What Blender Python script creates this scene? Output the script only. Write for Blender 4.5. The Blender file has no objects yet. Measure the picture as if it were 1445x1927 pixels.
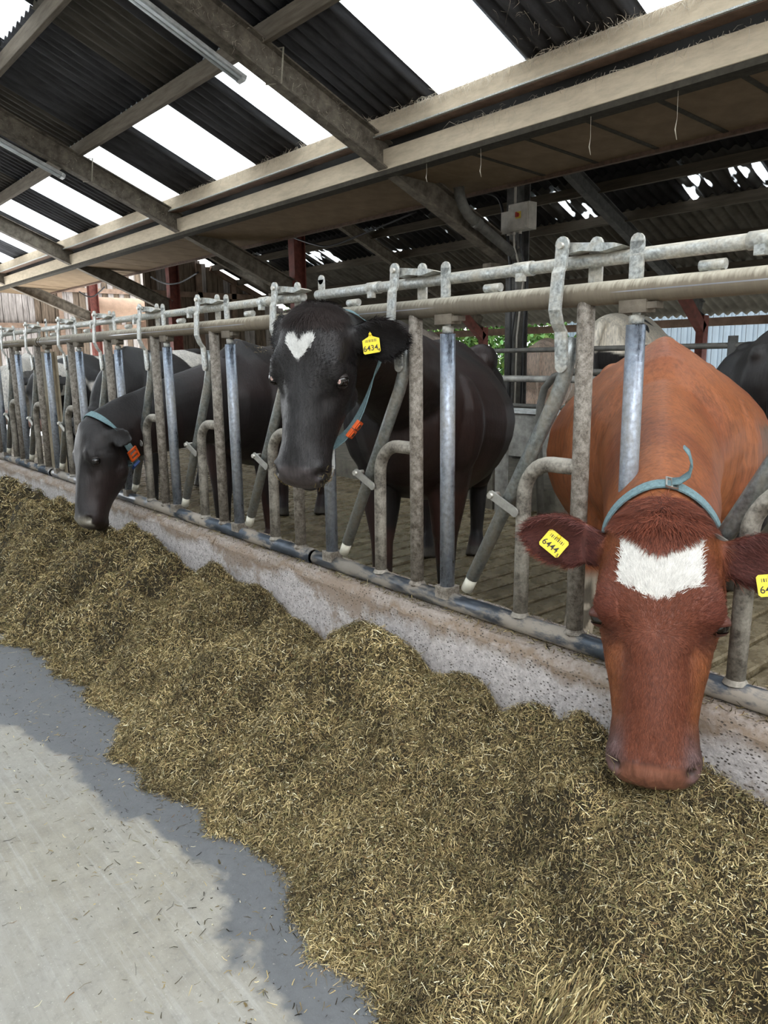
import bpy, bmesh, math, random
import numpy as np
from mathutils import Matrix, Vector
from mathutils.bvhtree import BVHTree

random.seed(7)
rng = np.random.default_rng(11)
SC = bpy.context.scene
COL = SC.collection
PI = math.pi

# ------------------------------------------------------------------ camera, sky, exposure
cam_data = bpy.data.cameras.new('camera')
cam = bpy.data.objects.new('camera', cam_data)
COL.objects.link(cam)
cam_data.sensor_fit = 'VERTICAL'
cam_data.sensor_height = 24.0
cam_data.lens = 24.0 * 1430.0 / 1927.0
cam_data.clip_start = 0.02
cam_data.clip_end = 300
R_ = (0.645221752, 0.763861804, -0.014284071)      # right, up and forward axes of the hand-held phone
U_ = (-0.141835372, 0.138135694, 0.980204702)
F_ = (-0.750714072, 0.630423408, -0.197470778)
cam.matrix_world = Matrix(((R_[0], U_[0], -F_[0], 0.0), (R_[1], U_[1], -F_[1], 0.0),
                           (R_[2], U_[2], -F_[2], 1.37), (0, 0, 0, 1)))
SC.camera = cam
world = bpy.data.worlds.new('overcast_sky')
SC.world = world
world.use_nodes = True
wn = world.node_tree.nodes
wl = world.node_tree.links
bgn = wn['Background']
bgn.inputs['Color'].default_value = (0.95, 0.98, 1.0, 1)
bgn.inputs['Strength'].default_value = 4.2
SC.view_settings.view_transform = 'Standard'
SC.view_settings.look = 'None'
SC.view_settings.exposure = 0.35
SC.view_settings.gamma = 1.0
SC.view_settings.use_curve_mapping = False
SC.cycles.max_bounces = 8
SC.cycles.diffuse_bounces = 5
SC.cycles.transparent_max_bounces = 12

# ------------------------------------------------------------------ materials
def new_mat(name):
    m = bpy.data.materials.new(name)
    m.use_nodes = True
    nt = m.node_tree
    return m, nt, nt.nodes, nt.links, nt.nodes['Principled BSDF']

def ramp(nt, fac, stops, interp='LINEAR'):
    r = nt.nodes.new('ShaderNodeValToRGB')
    r.color_ramp.interpolation = interp
    els = r.color_ramp.elements
    while len(els) < len(stops):
        els.new(0.5)
    for e, (p, c) in zip(els, stops):
        e.position = p
        e.color = (c[0], c[1], c[2], 1) if not isinstance(c, (int, float)) else (c, c, c, 1)
    nt.links.new(fac, r.inputs[0])
    return r.outputs[0]

def noise(nt, scale, detail=4, rough=0.6, vec=None, stretch=None, dist=0.0, space='Object'):
    n = nt.nodes.new('ShaderNodeTexNoise')
    n.inputs['Scale'].default_value = scale
    n.inputs['Detail'].default_value = detail
    n.inputs['Roughness'].default_value = rough
    n.inputs['Distortion'].default_value = dist
    if vec is None:
        tc = nt.nodes.new('ShaderNodeTexCoord')
        vec = tc.outputs[space]
    if stretch:
        mp = nt.nodes.new('ShaderNodeMapping')
        mp.inputs['Scale'].default_value = stretch
        nt.links.new(vec, mp.inputs[0])
        vec = mp.outputs[0]
    nt.links.new(vec, n.inputs['Vector'])
    return n.outputs['Fac']

def mix(nt, fac, a, b, mode='MIX'):
    m = nt.nodes.new('ShaderNodeMix')
    m.data_type = 'RGBA'
    m.blend_type = mode
    for sock, v in ((m.inputs[0], fac), (m.inputs[6], a), (m.inputs[7], b)):
        if isinstance(v, (int, float)):
            sock.default_value = v
        elif isinstance(v, tuple):
            sock.default_value = (v[0], v[1], v[2], 1)
        else:
            nt.links.new(v, sock)
    return m.outputs[2]

def math_n(nt, op, a, b=None, clamp=False):
    m = nt.nodes.new('ShaderNodeMath')
    m.operation = op
    m.use_clamp = clamp
    for sock, v in ((m.inputs[0], a), (m.inputs[1], b)):
        if v is None:
            continue
        if isinstance(v, (int, float)):
            sock.default_value = v
        else:
            nt.links.new(v, sock)
    return m.outputs[0]

def bump(nt, b, h, strength=0.3, dist=0.01):
    n = nt.nodes.new('ShaderNodeBump')
    n.inputs['Strength'].default_value = strength
    n.inputs['Distance'].default_value = dist
    nt.links.new(h, n.inputs['Height'])
    nt.links.new(n.outputs[0], b.inputs['Normal'])

def sep_xyz(nt, what='Position'):
    g = nt.nodes.new('ShaderNodeNewGeometry')
    s = nt.nodes.new('ShaderNodeSeparateXYZ')
    nt.links.new(g.outputs[what], s.inputs[0])
    return s.outputs

def simple(name, c, rough=0.6, metal=0.0, var=0.35, scale=14, stretch=None, bmp=0.25, bdist=0.004, spec=0.5, space='Object', c2=None):
    m, nt, ns, ln, b = new_mat(name)
    n = noise(nt, scale, 6, 0.65, stretch=stretch, space=space)
    lo = tuple(x * (1 - var) for x in c)
    hi = c2 if c2 else tuple(min(1, x * (1 + var)) for x in c)
    ln.new(ramp(nt, n, [(0.3, lo), (0.7, hi)]), b.inputs['Base Color'])
    b.inputs['Roughness'].default_value = rough
    b.inputs['Metallic'].default_value = metal
    b.inputs['Specular IOR Level'].default_value = spec
    if bmp:
        bump(nt, b, noise(nt, scale * 3, 5, 0.7, stretch=stretch, space=space), bmp, bdist)
    return m

def dusty(name, metal_c, dust_c, metal=0.7, rough=0.45, amount=0.5, scale=9, stretch=None, top=True, var=0.3, edges=None):
    """worn steel under dried dust; dust settles on upward faces and in patches"""
    m, nt, ns, ln, b = new_mat(name)
    n = noise(nt, scale, 8, 0.7, stretch=stretch)
    n2 = noise(nt, scale * 6, 4, 0.6)
    base = mix(nt, ramp(nt, n2, [(0.35, 0.0), (0.65, 1.0)]), tuple(x * (1 - var) for x in metal_c), tuple(x * (1 + var) for x in metal_c))
    dust = mix(nt, n2, tuple(x * 0.75 for x in dust_c), tuple(x * 1.2 for x in dust_c))
    lo, hi = edges if edges else (max(0, 0.62 - amount * 0.55), min(1, 0.86 - amount * 0.45))
    f = ramp(nt, n, [(lo, 0.0), (hi, 1.0)])
    if top:
        z = sep_xyz(nt, 'Normal')[2]
        up = ramp(nt, z, [(0.15, 0.0), (0.75, 0.85)])
        f = math_n(nt, 'MAXIMUM', f, up)
    ln.new(mix(nt, f, base, dust), b.inputs['Base Color'])
    ln.new(math_n(nt, 'MULTIPLY', math_n(nt, 'SUBTRACT', 1.0, f), metal), b.inputs['Metallic'])
    ln.new(math_n(nt, 'ADD', math_n(nt, 'MULTIPLY', f, 0.85 - rough), rough), b.inputs['Roughness'])
    bump(nt, b, n2, 0.25, 0.003)
    return m

M = {}
M['galv'] = dusty('galvanised_steel', (0.42, 0.44, 0.43), (0.47, 0.43, 0.355), 0.6, 0.42, 0.36, 16, var=0.4)
M['pipe_dirty'] = dusty('dirty_galvanised_pipe', (0.21, 0.175, 0.125), (0.50, 0.45, 0.355), 0.35, 0.5, 0.40, 7, stretch=(9, 1, 1), var=0.45)
M['post'] = dusty('stained_post_steel', (0.120, 0.100, 0.078), (0.36, 0.325, 0.28), 0.25, 0.6, 0.40, 48, top=False, var=0.5)
M['loop'] = dusty('dusty_loop_tube', (0.155, 0.138, 0.115), (0.40, 0.37, 0.315), 0.3, 0.55, 0.34, 20, top=True, var=0.5)
M['swing'] = dusty('worn_swing_steel', (0.26, 0.28, 0.28), (0.25, 0.21, 0.155), 0.75, 0.36, 0.34, 14, top=False, stretch=(1, 1, 0.35))
M['polished'] = dusty('rubbed_bright_steel', (0.30, 0.345, 0.42), (0.215, 0.19, 0.15), 0.9, 0.27, 0.40, 11, top=False, stretch=(1, 1, 0.20))
M['rail'] = dusty('bottom_rail_steel', (0.060, 0.072, 0.090), (0.285, 0.25, 0.21), 0.5, 0.34, 0.50, 2.1, top=False, edges=(0.485, 0.545), stretch=(1, 2.5, 2.5))
M['chute_white'] = simple('white_plastic_sleeve', (0.60, 0.58, 0.49), 0.5, 0, 0.12, 30)
M['clamp'] = simple('zinc_clamp', (0.33, 0.32, 0.29), 0.45, 0.5, 0.25, 40)
M['rafter'] = simple('dusty_rafter_steel', (0.135, 0.115, 0.09), 0.85, 0, 0.55, 9, bmp=0.5, bdist=0.006, spec=0.2)
M['purlin'] = simple('pale_lit_purlin', (0.50, 0.415, 0.305), 0.9, 0, 0.16, 6, stretch=(1, 4, 4), bmp=0.25, spec=0.15)  # eaves timbers paler: the light on their faces is put into the colour
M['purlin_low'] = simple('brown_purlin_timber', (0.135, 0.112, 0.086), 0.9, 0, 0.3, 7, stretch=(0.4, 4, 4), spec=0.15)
M['purlin_far'] = simple('dark_purlin_timber', (0.085, 0.070, 0.052), 0.9, 0, 0.3, 7, stretch=(0.4, 4, 4), spec=0.15)  # darker copy of the brown timber: dimness of the far roof put in
M['soffit'] = simple('dusty_lining_board', (0.175, 0.125, 0.078), 0.95, 0, 0.2, 4, bmp=0.2, spec=0.1)
M['batten'] = simple('grey_batten', (0.050, 0.044, 0.034), 0.9, 0, 0.3, 20, spec=0.1)
M['sheet'] = simple('weathered_fibre_cement', (0.058, 0.058, 0.062), 0.9, 0, 0.5, 3.0, stretch=(3, 0.5, 1), bmp=0.35, bdist=0.006, spec=0.2)
M['sheet_in'] = simple('shaded_fibre_cement', (0.030, 0.029, 0.029), 0.9, 0, 0.5, 3.0, bmp=0.3, bdist=0.006, spec=0.15)  # darker copy for the inner far roof: shade put into the colour
M['sheet_b'] = simple('browner_fibre_cement', (0.082, 0.074, 0.062), 0.9, 0, 0.45, 3.0, stretch=(3, 0.5, 1), bmp=0.35, bdist=0.006, spec=0.2)
M['sheet_far'] = simple('grey_fibre_cement', (0.14, 0.128, 0.105), 0.9, 0, 0.4, 3.0, bmp=0.3, bdist=0.006, spec=0.2)
M['red_iron'] = simple('red_oxide_steel', (0.15, 0.040, 0.028), 0.75, 0, 0.4, 12)
M['grey_iron'] = simple('dirty_grey_column', (0.085, 0.083, 0.078), 0.7, 0.2, 0.5, 10)
M['dark_pipe'] = simple('grimy_drain_pipe', (0.10, 0.095, 0.083), 0.6, 0, 0.5, 9)
M['cable'] = simple('black_cable', (0.013, 0.013, 0.014), 0.5, 0, 0.2, 20, bmp=0)
M['web'] = simple('dust_web', (0.50, 0.44, 0.35), 0.95, 0, 0.2, 20, bmp=0, spec=0.05)
M['rope'] = simple('grey_rope', (0.30, 0.27, 0.21), 0.9, 0, 0.3, 60)
M['box_grey'] = simple('grey_switch_box', (0.40, 0.37, 0.32), 0.55, 0, 0.2, 12)
M['red_switch'] = simple('red_rotary_switch', (0.33, 0.035, 0.025), 0.45, 0, 0.2, 30, bmp=0)
M['yellow_lbl'] = simple('yellow_switch_plate', (0.55, 0.40, 0.05), 0.5, 0, 0.2, 30, bmp=0)
M['batten_white'] = simple('dusty_white_enamel', (0.46, 0.47, 0.46), 0.5, 0, 0.3, 14)
def mk_top_tube():
    m, nt, ns, ln, b = new_mat('dusty_top_tube')
    nz = sep_xyz(nt, 'Normal')[2]
    st = noise(nt, 9, 6, 0.7, stretch=(10, 1, 1))
    n = noise(nt, 5, 5, 0.65)
    f = math_n(nt, 'ADD', nz, math_n(nt, 'MULTIPLY', math_n(nt, 'SUBTRACT', st, 0.5), 1.5))
    f = ramp(nt, f, [(0.22, 0.0), (0.85, 1.0)])
    under = mix(nt, st, (0.10, 0.080, 0.055), (0.22, 0.185, 0.135))
    dust = mix(nt, noise(nt, 60, 4, 0.7), (0.34, 0.305, 0.235), (0.60, 0.555, 0.45))
    c = mix(nt, f, under, dust)
    # one line rubbed bright by the cattle along the front
    line = math_n(nt, 'MULTIPLY', ramp(nt, math_n(nt, 'ABSOLUTE', math_n(nt, 'ADD', nz, 0.06)), [(0.035, 1.0), (0.055, 0.0)]), ramp(nt, noise(nt, 0.9, 2, 0.4, stretch=(1, 0.01, 0.01)), [(0.47, 0.0), (0.50, 1.0)]))
    ln.new(mix(nt, line, c, (0.42, 0.44, 0.50)), b.inputs['Base Color'])
    ln.new(math_n(nt, 'MULTIPLY', line, 0.9), b.inputs['Metallic'])
    ln.new(math_n(nt, 'SUBTRACT', 0.75, math_n(nt, 'MULTIPLY', line, 0.45)), b.inputs['Roughness'])
    bump(nt, b, st, 0.3, 0.003)
    return m
M['top_tube'] = mk_top_tube()
M['tube_glass'] = simple('unlit_lamp_tube', (0.62, 0.66, 0.68), 0.25, 0, 0.15, 8, bmp=0)
M['tank'] = simple('buff_tank', (0.30, 0.195, 0.13), 0.7, 0, 0.2, 5)
M['board_a'] = simple('silvered_board', (0.32, 0.29, 0.27), 0.9, 0, 0.5, 5, stretch=(6, 6, 0.6), spec=0.1)
M['board_b'] = simple('dark_aged_board', (0.15, 0.115, 0.085), 0.9, 0, 0.5, 5, stretch=(6, 6, 0.6), spec=0.1)
M['timber'] = simple('old_timber_rail', (0.25, 0.175, 0.13), 0.9, 0, 0.3, 6, spec=0.1)
M['kerb'] = simple('dung_stained_kerb', (0.15, 0.135, 0.105), 0.8, 0, 0.4, 8, bmp=0.5, bdist=0.01)
M['trough'] = simple('stained_trough_steel', (0.30, 0.29, 0.265), 0.5, 0.2, 0.5, 9)
M['blue_clad'] = simple('pale_blue_cladding', (0.19, 0.235, 0.275), 0.6, 0, 0.1, 2)
M['orange'] = simple('orange_plastic', (0.75, 0.12, 0.02), 0.4, 0, 0.12, 30, bmp=0)
M['blue_plastic'] = simple('blue_plastic', (0.02, 0.07, 0.26), 0.45, 0, 0.2, 30, bmp=0)
M['yellow'] = simple('yellow_tag_plastic', (0.80, 0.62, 0.02), 0.45, 0, 0.08, 30, bmp=0)
M['ink'] = simple('black_tag_ink', (0.02, 0.02, 0.015), 0.6, 0, 0.1, 30, bmp=0)
M['strap'] = simple('blue_grey_webbing', (0.155, 0.245, 0.265), 0.85, 0, 0.3, 120, bmp=0.7, bdist=0.002)
M['strap_in'] = simple('dark_webbing_back', (0.07, 0.115, 0.14), 0.85, 0, 0.3, 120, bmp=0.7, bdist=0.002)
M['buckle'] = simple('steel_buckle', (0.62, 0.60, 0.56), 0.3, 0.9, 0.15, 40)
M['hoof'] = simple('horn', (0.06, 0.05, 0.04), 0.6, 0, 0.3, 20)
M['eye'] = simple('wet_dark_eye', (0.006, 0.0045, 0.004), 0.06, 0, 0.1, 10, bmp=0, spec=0.8)
M['sclera'] = simple('pink_white_sclera', (0.55, 0.38, 0.34), 0.25, 0, 0.1, 10, bmp=0)
M['bolt'] = simple('zinc_bolt', (0.50, 0.48, 0.43), 0.4, 0.7, 0.2, 50)

# ---- concrete of the feed passage: pale, with a wet blue-grey strip along the silage and straw-coloured wear
def mk_passage():
    m, nt, ns, ln, b = new_mat('passage_concrete')
    pos = sep_xyz(nt)
    big = noise(nt, 2.2, 5, 0.6)
    mid = noise(nt, 11, 6, 0.65)
    fine = noise(nt, 120, 4, 0.7)
    edge = math_n(nt, 'ADD', pos[1], math_n(nt, 'MULTIPLY', math_n(nt, 'SUBTRACT', big, 0.5), 0.55))
    edge = math_n(nt, 'ADD', edge, math_n(nt, 'MULTIPLY', math_n(nt, 'SUBTRACT', mid, 0.5), 0.06))
    left = math_n(nt, 'MULTIPLY', math_n(nt, 'SUBTRACT', -2.2, pos[0]), 0.12, True)
    edge = math_n(nt, 'ADD', edge, left)
    wet = ramp(nt, edge, [(0.740, 0.0), (0.775, 1.0)])
    grain = noise(nt, 42, 6, 0.75)
    dry = mix(nt, ramp(nt, mid, [(0.32, 0.0), (0.70, 1.0)]), (0.230, 0.213, 0.174), (0.325, 0.305, 0.252))
    dry = mix(nt, ramp(nt, noise(nt, 1.3, 5, 0.6), [(0.40, 0.0), (0.65, 0.7)]), dry, (0.295, 0.286, 0.262))
    streak = noise(nt, 5.0, 7, 0.75, stretch=(0.35, 9, 1))
    dry = mix(nt, ramp(nt, streak, [(0.52, 0.0), (0.70, 0.75)]), dry, (0.37, 0.36, 0.33))
    dry = mix(nt, ramp(nt, streak, [(0.28, 0.6), (0.42, 0.0)]), dry, (0.20, 0.195, 0.18))
    dry = mix(nt, ramp(nt, grain, [(0.30, 0.55), (0.50, 0.0)]), dry, (0.17, 0.165, 0.15))
    dry = mix(nt, ramp(nt, fine, [(0.60, 0.0), (0.70, 0.6)]), dry, (0.52, 0.50, 0.43))
    wetc = mix(nt, mid, (0.088, 0.093, 0.098), (0.150, 0.154, 0.158))
    wetc = mix(nt, ramp(nt, grain, [(0.32, 0.4), (0.5, 0.0)]), wetc, (0.07, 0.072, 0.075))
    wetc = mix(nt, ramp(nt, fine, [(0.64, 0.0), (0.72, 0.6)]), wetc, (0.40, 0.385, 0.33))
    ln.new(mix(nt, wet, dry, wetc), b.inputs['Base Color'])
    ln.new(math_n(nt, 'SUBTRACT', 0.85, math_n(nt, 'MULTIPLY', wet, 0.3)), b.inputs['Roughness'])
    bump(nt, b, fine, 0.25, 0.004)
    return m
M['passage'] = mk_passage()

def mk_curb():
    m, nt, ns, ln, b = new_mat('pitted_curb_concrete')
    pos = sep_xyz(nt)
    tc = nt.nodes.new('ShaderNodeTexCoord')
    v = nt.nodes.new('ShaderNodeTexVoronoi')
    v.inputs['Scale'].default_value = 95
    v.inputs['Randomness'].default_value = 1
    mp = nt.nodes.new('ShaderNodeMapping')
    mp.inputs['Scale'].default_value = (0.8, 1, 1.25)
    ln.new(tc.outputs['Object'], mp.inputs[0])
    ln.new(mp.outputs[0], v.inputs['Vector'])
    mid = noise(nt, 5, 7, 0.7)
    fine = noise(nt, 70, 5, 0.7)
    base = mix(nt, ramp(nt, fine, [(0.35, 0.0), (0.7, 1.0)]), (0.36, 0.33, 0.32), (0.66, 0.62, 0.60))
    # brown scum band along the upper edge
    h = math_n(nt, 'ADD', pos[2], math_n(nt, 'MULTIPLY', math_n(nt, 'SUBTRACT', mid, 0.5), 0.22))
    scum = ramp(nt, h, [(0.455, 0.0), (0.50, 0.9), (0.53, 0.55)])
    base = mix(nt, scum, base, (0.215, 0.15, 0.095))
    patch = ramp(nt, noise(nt, 2.4, 8, 0.75), [(0.56, 0.0), (0.62, 0.8)])
    base = mix(nt, patch, base, (0.27, 0.205, 0.155))
    hole = ramp(nt, v.outputs['Distance'], [(0.20, 1.0), (0.33, 0.0)])
    rare = ramp(nt, noise(nt, 26, 3, 0.5), [(0.40, 0.0), (0.56, 1.0)])
    hole = math_n(nt, 'MULTIPLY', hole, rare)
    base = mix(nt, hole, base, (0.085, 0.07, 0.06))
    ln.new(base, b.inputs['Base Color'])
    b.inputs['Roughness'].default_value = 0.9
    bump(nt, b, math_n(nt, 'SUBTRACT', fine, math_n(nt, 'MULTIPLY', hole, 2.0)), 0.5, 0.006)
    return m
M['curb'] = mk_curb()

def mk_dung():
    m, nt, ns, ln, b = new_mat('wet_dung_floor')
    n = noise(nt, 7, 7, 0.7, space='Object')
    f = noise(nt, 60, 5, 0.7)
    c = mix(nt, ramp(nt, n, [(0.35, 0.0), (0.7, 1.0)]), (0.115, 0.085, 0.044), (0.32, 0.265, 0.165))
    c = mix(nt, ramp(nt, f, [(0.60, 0.0), (0.70, 0.7)]), c, (0.50, 0.44, 0.32))
    c = mix(nt, ramp(nt, f, [(0.28, 0.6), (0.42, 0.0)]), c, (0.05, 0.036, 0.018))
    ln.new(c, b.inputs['Base Color'])
    ln.new(ramp(nt, n, [(0.3, 0.10), (0.7, 0.45)]), b.inputs['Roughness'])
    bump(nt, b, noise(nt, 28, 6, 0.75), 0.7, 0.012)
    return m
M['dung'] = mk_dung()

def mk_grp(name, dirt):
    m, nt, ns, ln, b = new_mat(name)
    out = nt.nodes['Material Output']
    tr = ns.new('ShaderNodeBsdfTranslucent')
    tr.inputs['Color'].default_value = (0.95, 0.98, 1.0, 1)
    tp = ns.new('ShaderNodeBsdfTransparent')
    tp.inputs['Color'].default_value = (0.95, 0.98, 1.0, 1)
    mx = ns.new('ShaderNodeMixShader')
    mx.inputs[0].default_value = 0.12
    ln.new(tr.outputs[0], mx.inputs[1])
    ln.new(tp.outputs[0], mx.inputs[2])
    if dirt:
        b.inputs['Base Color'].default_value = (0.05, 0.045, 0.038, 1)
        b.inputs['Roughness'].default_value = 0.9
        tc = ns.new('ShaderNodeTexCoord')
        sp = ns.new('ShaderNodeSeparateXYZ')
        ln.new(tc.outputs['Object'], sp.inputs[0])
        ph = math_n(nt, 'COSINE', math_n(nt, 'MULTIPLY', math_n(nt, 'ADD', sp.outputs[0], 0.515), 2 * PI / 0.146))
        ph = math_n(nt, 'MULTIPLY', ph, -0.055)
        g = ns.new('ShaderNodeNewGeometry')
        n = math_n(nt, 'ADD', noise(nt, 1.9, 3, 0.5, vec=g.outputs['Position'], stretch=(2.4, 0.9, 0.9)), ph)
        mx2 = ns.new('ShaderNodeMixShader')
        ln.new(ramp(nt, n, [(0.545, 1.0), (0.575, 0.0)]), mx2.inputs[0])
        ln.new(mx.outputs[0], mx2.inputs[1])
        ln.new(b.outputs[0], mx2.inputs[2])
        ln.new(mx2.outputs[0], out.inputs['Surface'])
    else:
        ln.new(mx.outputs[0], out.inputs['Surface'])
    return m
M['grp'] = mk_grp('clear_rooflight_sheet', False)
M['grp_dirty'] = mk_grp('dirt_caked_rooflight_sheet', True)

def mk_attr(name, attr, rough=0.6, spec=0.3, var=0.25, scale=30, stretch=None, bmp=0.3, bdist=0.003, sheen=0.0):
    m, nt, ns, ln, b = new_mat(name)
    a = ns.new('ShaderNodeAttribute')
    a.attribute_name = attr
    n = noise(nt, scale, 5, 0.65, stretch=stretch)
    v = ramp(nt, n, [(0.3, 1 - var), (0.7, 1 + var)])
    ln.new(mix(nt, 1.0, a.outputs['Color'], v, 'MULTIPLY'), b.inputs['Base Color'])
    b.inputs['Roughness'].default_value = rough
    b.inputs['Specular IOR Level'].default_value = spec
    b.inputs['Sheen Weight'].default_value = sheen
    b.inputs['Sheen Roughness'].default_value = 0.4
    if bmp:
        bump(nt, b, noise(nt, scale * 5, 4, 0.6, stretch=stretch), bmp, bdist)
    return m
M['feed'] = mk_attr('chopped_silage', 'tint', 0.75, 0.25, 0.2, 40, bmp=0)
def mk_coat():
    m, nt, ns, ln, b = new_mat('short_cow_coat')
    a = ns.new('ShaderNodeAttribute')
    a.attribute_name = 'coat'
    n = noise(nt, 5, 6, 0.65)
    st = noise(nt, 70, 5, 0.6, stretch=(1, 1, 0.16), dist=0.6)
    v = math_n(nt, 'ADD', math_n(nt, 'MULTIPLY', n, 0.7), math_n(nt, 'MULTIPLY', st, 1.05))
    vr = ramp(nt, v, [(0.50, 0.40), (1.25, 1.34)])
    vr.node.color_ramp.elements[1].position = 1.0
    ln.new(mix(nt, 1.0, a.outputs['Color'], vr, 'MULTIPLY'), b.inputs['Base Color'])
    b.inputs['Roughness'].default_value = 0.46
    b.inputs['Specular IOR Level'].default_value = 0.34
    bump(nt, b, math_n(nt, 'ADD', noise(nt, 150, 4, 0.65, stretch=(1, 1, 0.3)), st), 0.42, 0.003)
    return m
M['coat'] = mk_coat()
M['coat_plain'] = mk_attr('short_cow_coat', 'coat', 0.42, 0.45, 0.25, 26, bmp=0.30, bdist=0.0025, sheen=0.0)
M['fur'] = mk_attr('loose_hair', 'coat', 0.62, 0.22, 0.12, 60, bmp=0)
M['foliage'] = mk_attr('hedge_leaves', 'tint', 0.6, 0.3, 0.2, 8, bmp=0)

# ------------------------------------------------------------------ mesh helpers
class MB:
    def __init__(s):
        s.v, s.f, s.n, s.sm = [], [], 0, []
    def add(s, v, f, smooth=False):
        v = np.asarray(v, float).reshape(-1, 3)
        s.v.append(v)
        s.f += [tuple(i + s.n for i in q) for q in f]
        s.sm += [smooth] * len(f)
        s.n += len(v)
        return s
    def box(s, lo, hi, mat=None):
        x0, y0, z0 = lo
        x1, y1, z1 = hi
        v = np.array([(x0, y0, z0), (x1, y0, z0), (x1, y1, z0), (x0, y1, z0), (x0, y0, z1), (x1, y0, z1), (x1, y1, z1), (x0, y1, z1)], float)
        if mat is not None:
            v = v @ mat.T
        return s.add(v, [(0, 3, 2, 1), (4, 5, 6, 7), (0, 1, 5, 4), (1, 2, 6, 5), (2, 3, 7, 6), (3, 0, 4, 7)])
    def beam(s, a, b, w, h, up=(0, 0, 1), bev=0.0):
        """box between points a and b, w across, h along 'up'"""
        a, b = np.array(a, float), np.array(b, float)
        t = b - a
        t /= np.linalg.norm(t)
        side = np.cross(t, up)
        side /= np.linalg.norm(side)
        u = np.cross(side, t)
        if bev:
            pr = [(-w/2+bev, -h/2), (w/2-bev, -h/2), (w/2, -h/2+bev), (w/2, h/2-bev), (w/2-bev, h/2), (-w/2+bev, h/2), (-w/2, h/2-bev), (-w/2, -h/2+bev)]
        else:
            pr = [(-w/2, -h/2), (w/2, -h/2), (w/2, h/2), (-w/2, h/2)]
        k = len(pr)
        v = [a + side * p + u * q for p, q in pr] + [b + side * p + u * q for p, q in pr]
        f = [(i, (i + 1) % k, k + (i + 1) % k, k + i) for i in range(k)] + [tuple(range(k - 1, -1, -1)), tuple(range(k, 2 * k))]
        return s.add(v, f)
    def prism(s, prof, axis_pts):
        pass
    def tube(s, pts, r, seg=12, cap=True, closed=False):
        pts = [np.array(p, float) for p in pts]
        n = len(pts)
        rr = [r] * n if isinstance(r, (int, float)) else r
        tang = []
        for i in range(n):
            if closed:
                t = pts[(i + 1) % n] - pts[i - 1]
            else:
                t = pts[min(i + 1, n - 1)] - pts[max(i - 1, 0)]
            tang.append(t / np.linalg.norm(t))
        ref = np.array((0, 0, 1.0)) if abs(tang[0][2]) < 0.9 else np.array((1.0, 0, 0))
        u = np.cross(tang[0], ref)
        u /= np.linalg.norm(u)
        rings = []
        for i in range(n):
            u = u - tang[i] * (u @ tang[i])
            u /= np.linalg.norm(u)
            w = np.cross(tang[i], u)
            rings.append([pts[i] + rr[i] * (math.cos(2 * PI * k / seg) * u + math.sin(2 * PI * k / seg) * w) for k in range(seg)])
        v = np.array(rings).reshape(-1, 3)
        f = []
        for i in range(n if closed else n - 1):
            j = (i + 1) % n
            for k in range(seg):
                k2 = (k + 1) % seg
                f.append((i * seg + k, i * seg + k2, j * seg + k2, j * seg + k))
        s.add(v, f, True)
        if cap and not closed:
            s.f.append(tuple(s.n - n * seg + k for k in range(seg - 1, -1, -1)))
            s.f.append(tuple(s.n - seg + k for k in range(seg)))
            s.sm += [False, False]
        return s
    def loft(s, rings, cap=True, smooth=True):
        seg = len(rings[0])
        n = len(rings)
        base = s.n
        v = np.array(rings, float).reshape(-1, 3)
        f = []
        for i in range(n - 1):
            for k in range(seg):
                k2 = (k + 1) % seg
                f.append((i * seg + k, i * seg + k2, (i + 1) * seg + k2, (i + 1) * seg + k))
        s.add(v, f, smooth)
        if cap:
            s.f.append(tuple(base + k for k in range(seg - 1, -1, -1)))
            s.f.append(tuple(base + (n - 1) * seg + k for k in range(seg)))
            s.sm += [False, False]
        return s
    def ball(s, c, r, seg=12, rg=8, sc=(1, 1, 1)):
        rings = []
        for i in range(rg + 1):
            th = PI * (i + 0.02) / (rg + 0.04)
            rings.append([(c[0] + sc[0] * r * math.sin(th) * math.cos(2*PI*k/seg), c[1] + sc[1] * r * math.sin(th) * math.sin(2*PI*k/seg), c[2] + sc[2] * r * math.cos(th)) for k in range(seg)])
        return s.loft(rings)
    def mesh(s, name, org=(0, 0, 0)):
        me = bpy.data.meshes.new(name)
        v = np.concatenate(s.v) - np.array(org, float)
        me.from_pydata(v.tolist(), [], s.f)
        me.polygons.foreach_set('use_smooth', s.sm)
        me.update()
        return me

def wloc(o):
    p = np.zeros(3)
    while o is not None:
        p = p + np.array(o.location)
        o = o.parent
    return p

def link(name, me, mat, parent=None, loc=(0, 0, 0), kind=None, label=None, cat=None, group=None):
    o = bpy.data.objects.new(name, me)
    COL.objects.link(o)
    if mat is not None and me is not None and hasattr(me, 'materials') and len(me.materials) == 0:
        me.materials.append(mat)
    o.location = loc
    if parent is not None:
        o.parent = parent
    tag(o, label, cat, group, kind)
    return o

def tag(o, label=None, cat=None, group=None, kind=None):
    for k, v in (('label', label), ('category', cat), ('group', group), ('kind', kind)):
        if v:
            o[k] = v

def obj(name, mb, mat, parent=None, **kw):
    """a part built in world coordinates; its mesh is stored relative to its parent's place"""
    org = wloc(parent) if parent is not None else np.zeros(3)
    return link(name, mb.mesh(name, org), mat, parent, **kw)

def thing(name, loc, label=None, cat=None, group=None, kind=None):
    o = bpy.data.objects.new(name, None)
    COL.objects.link(o)
    o.location = loc
    o.empty_display_size = 0.1
    tag(o, label, cat, group, kind)
    return o

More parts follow.
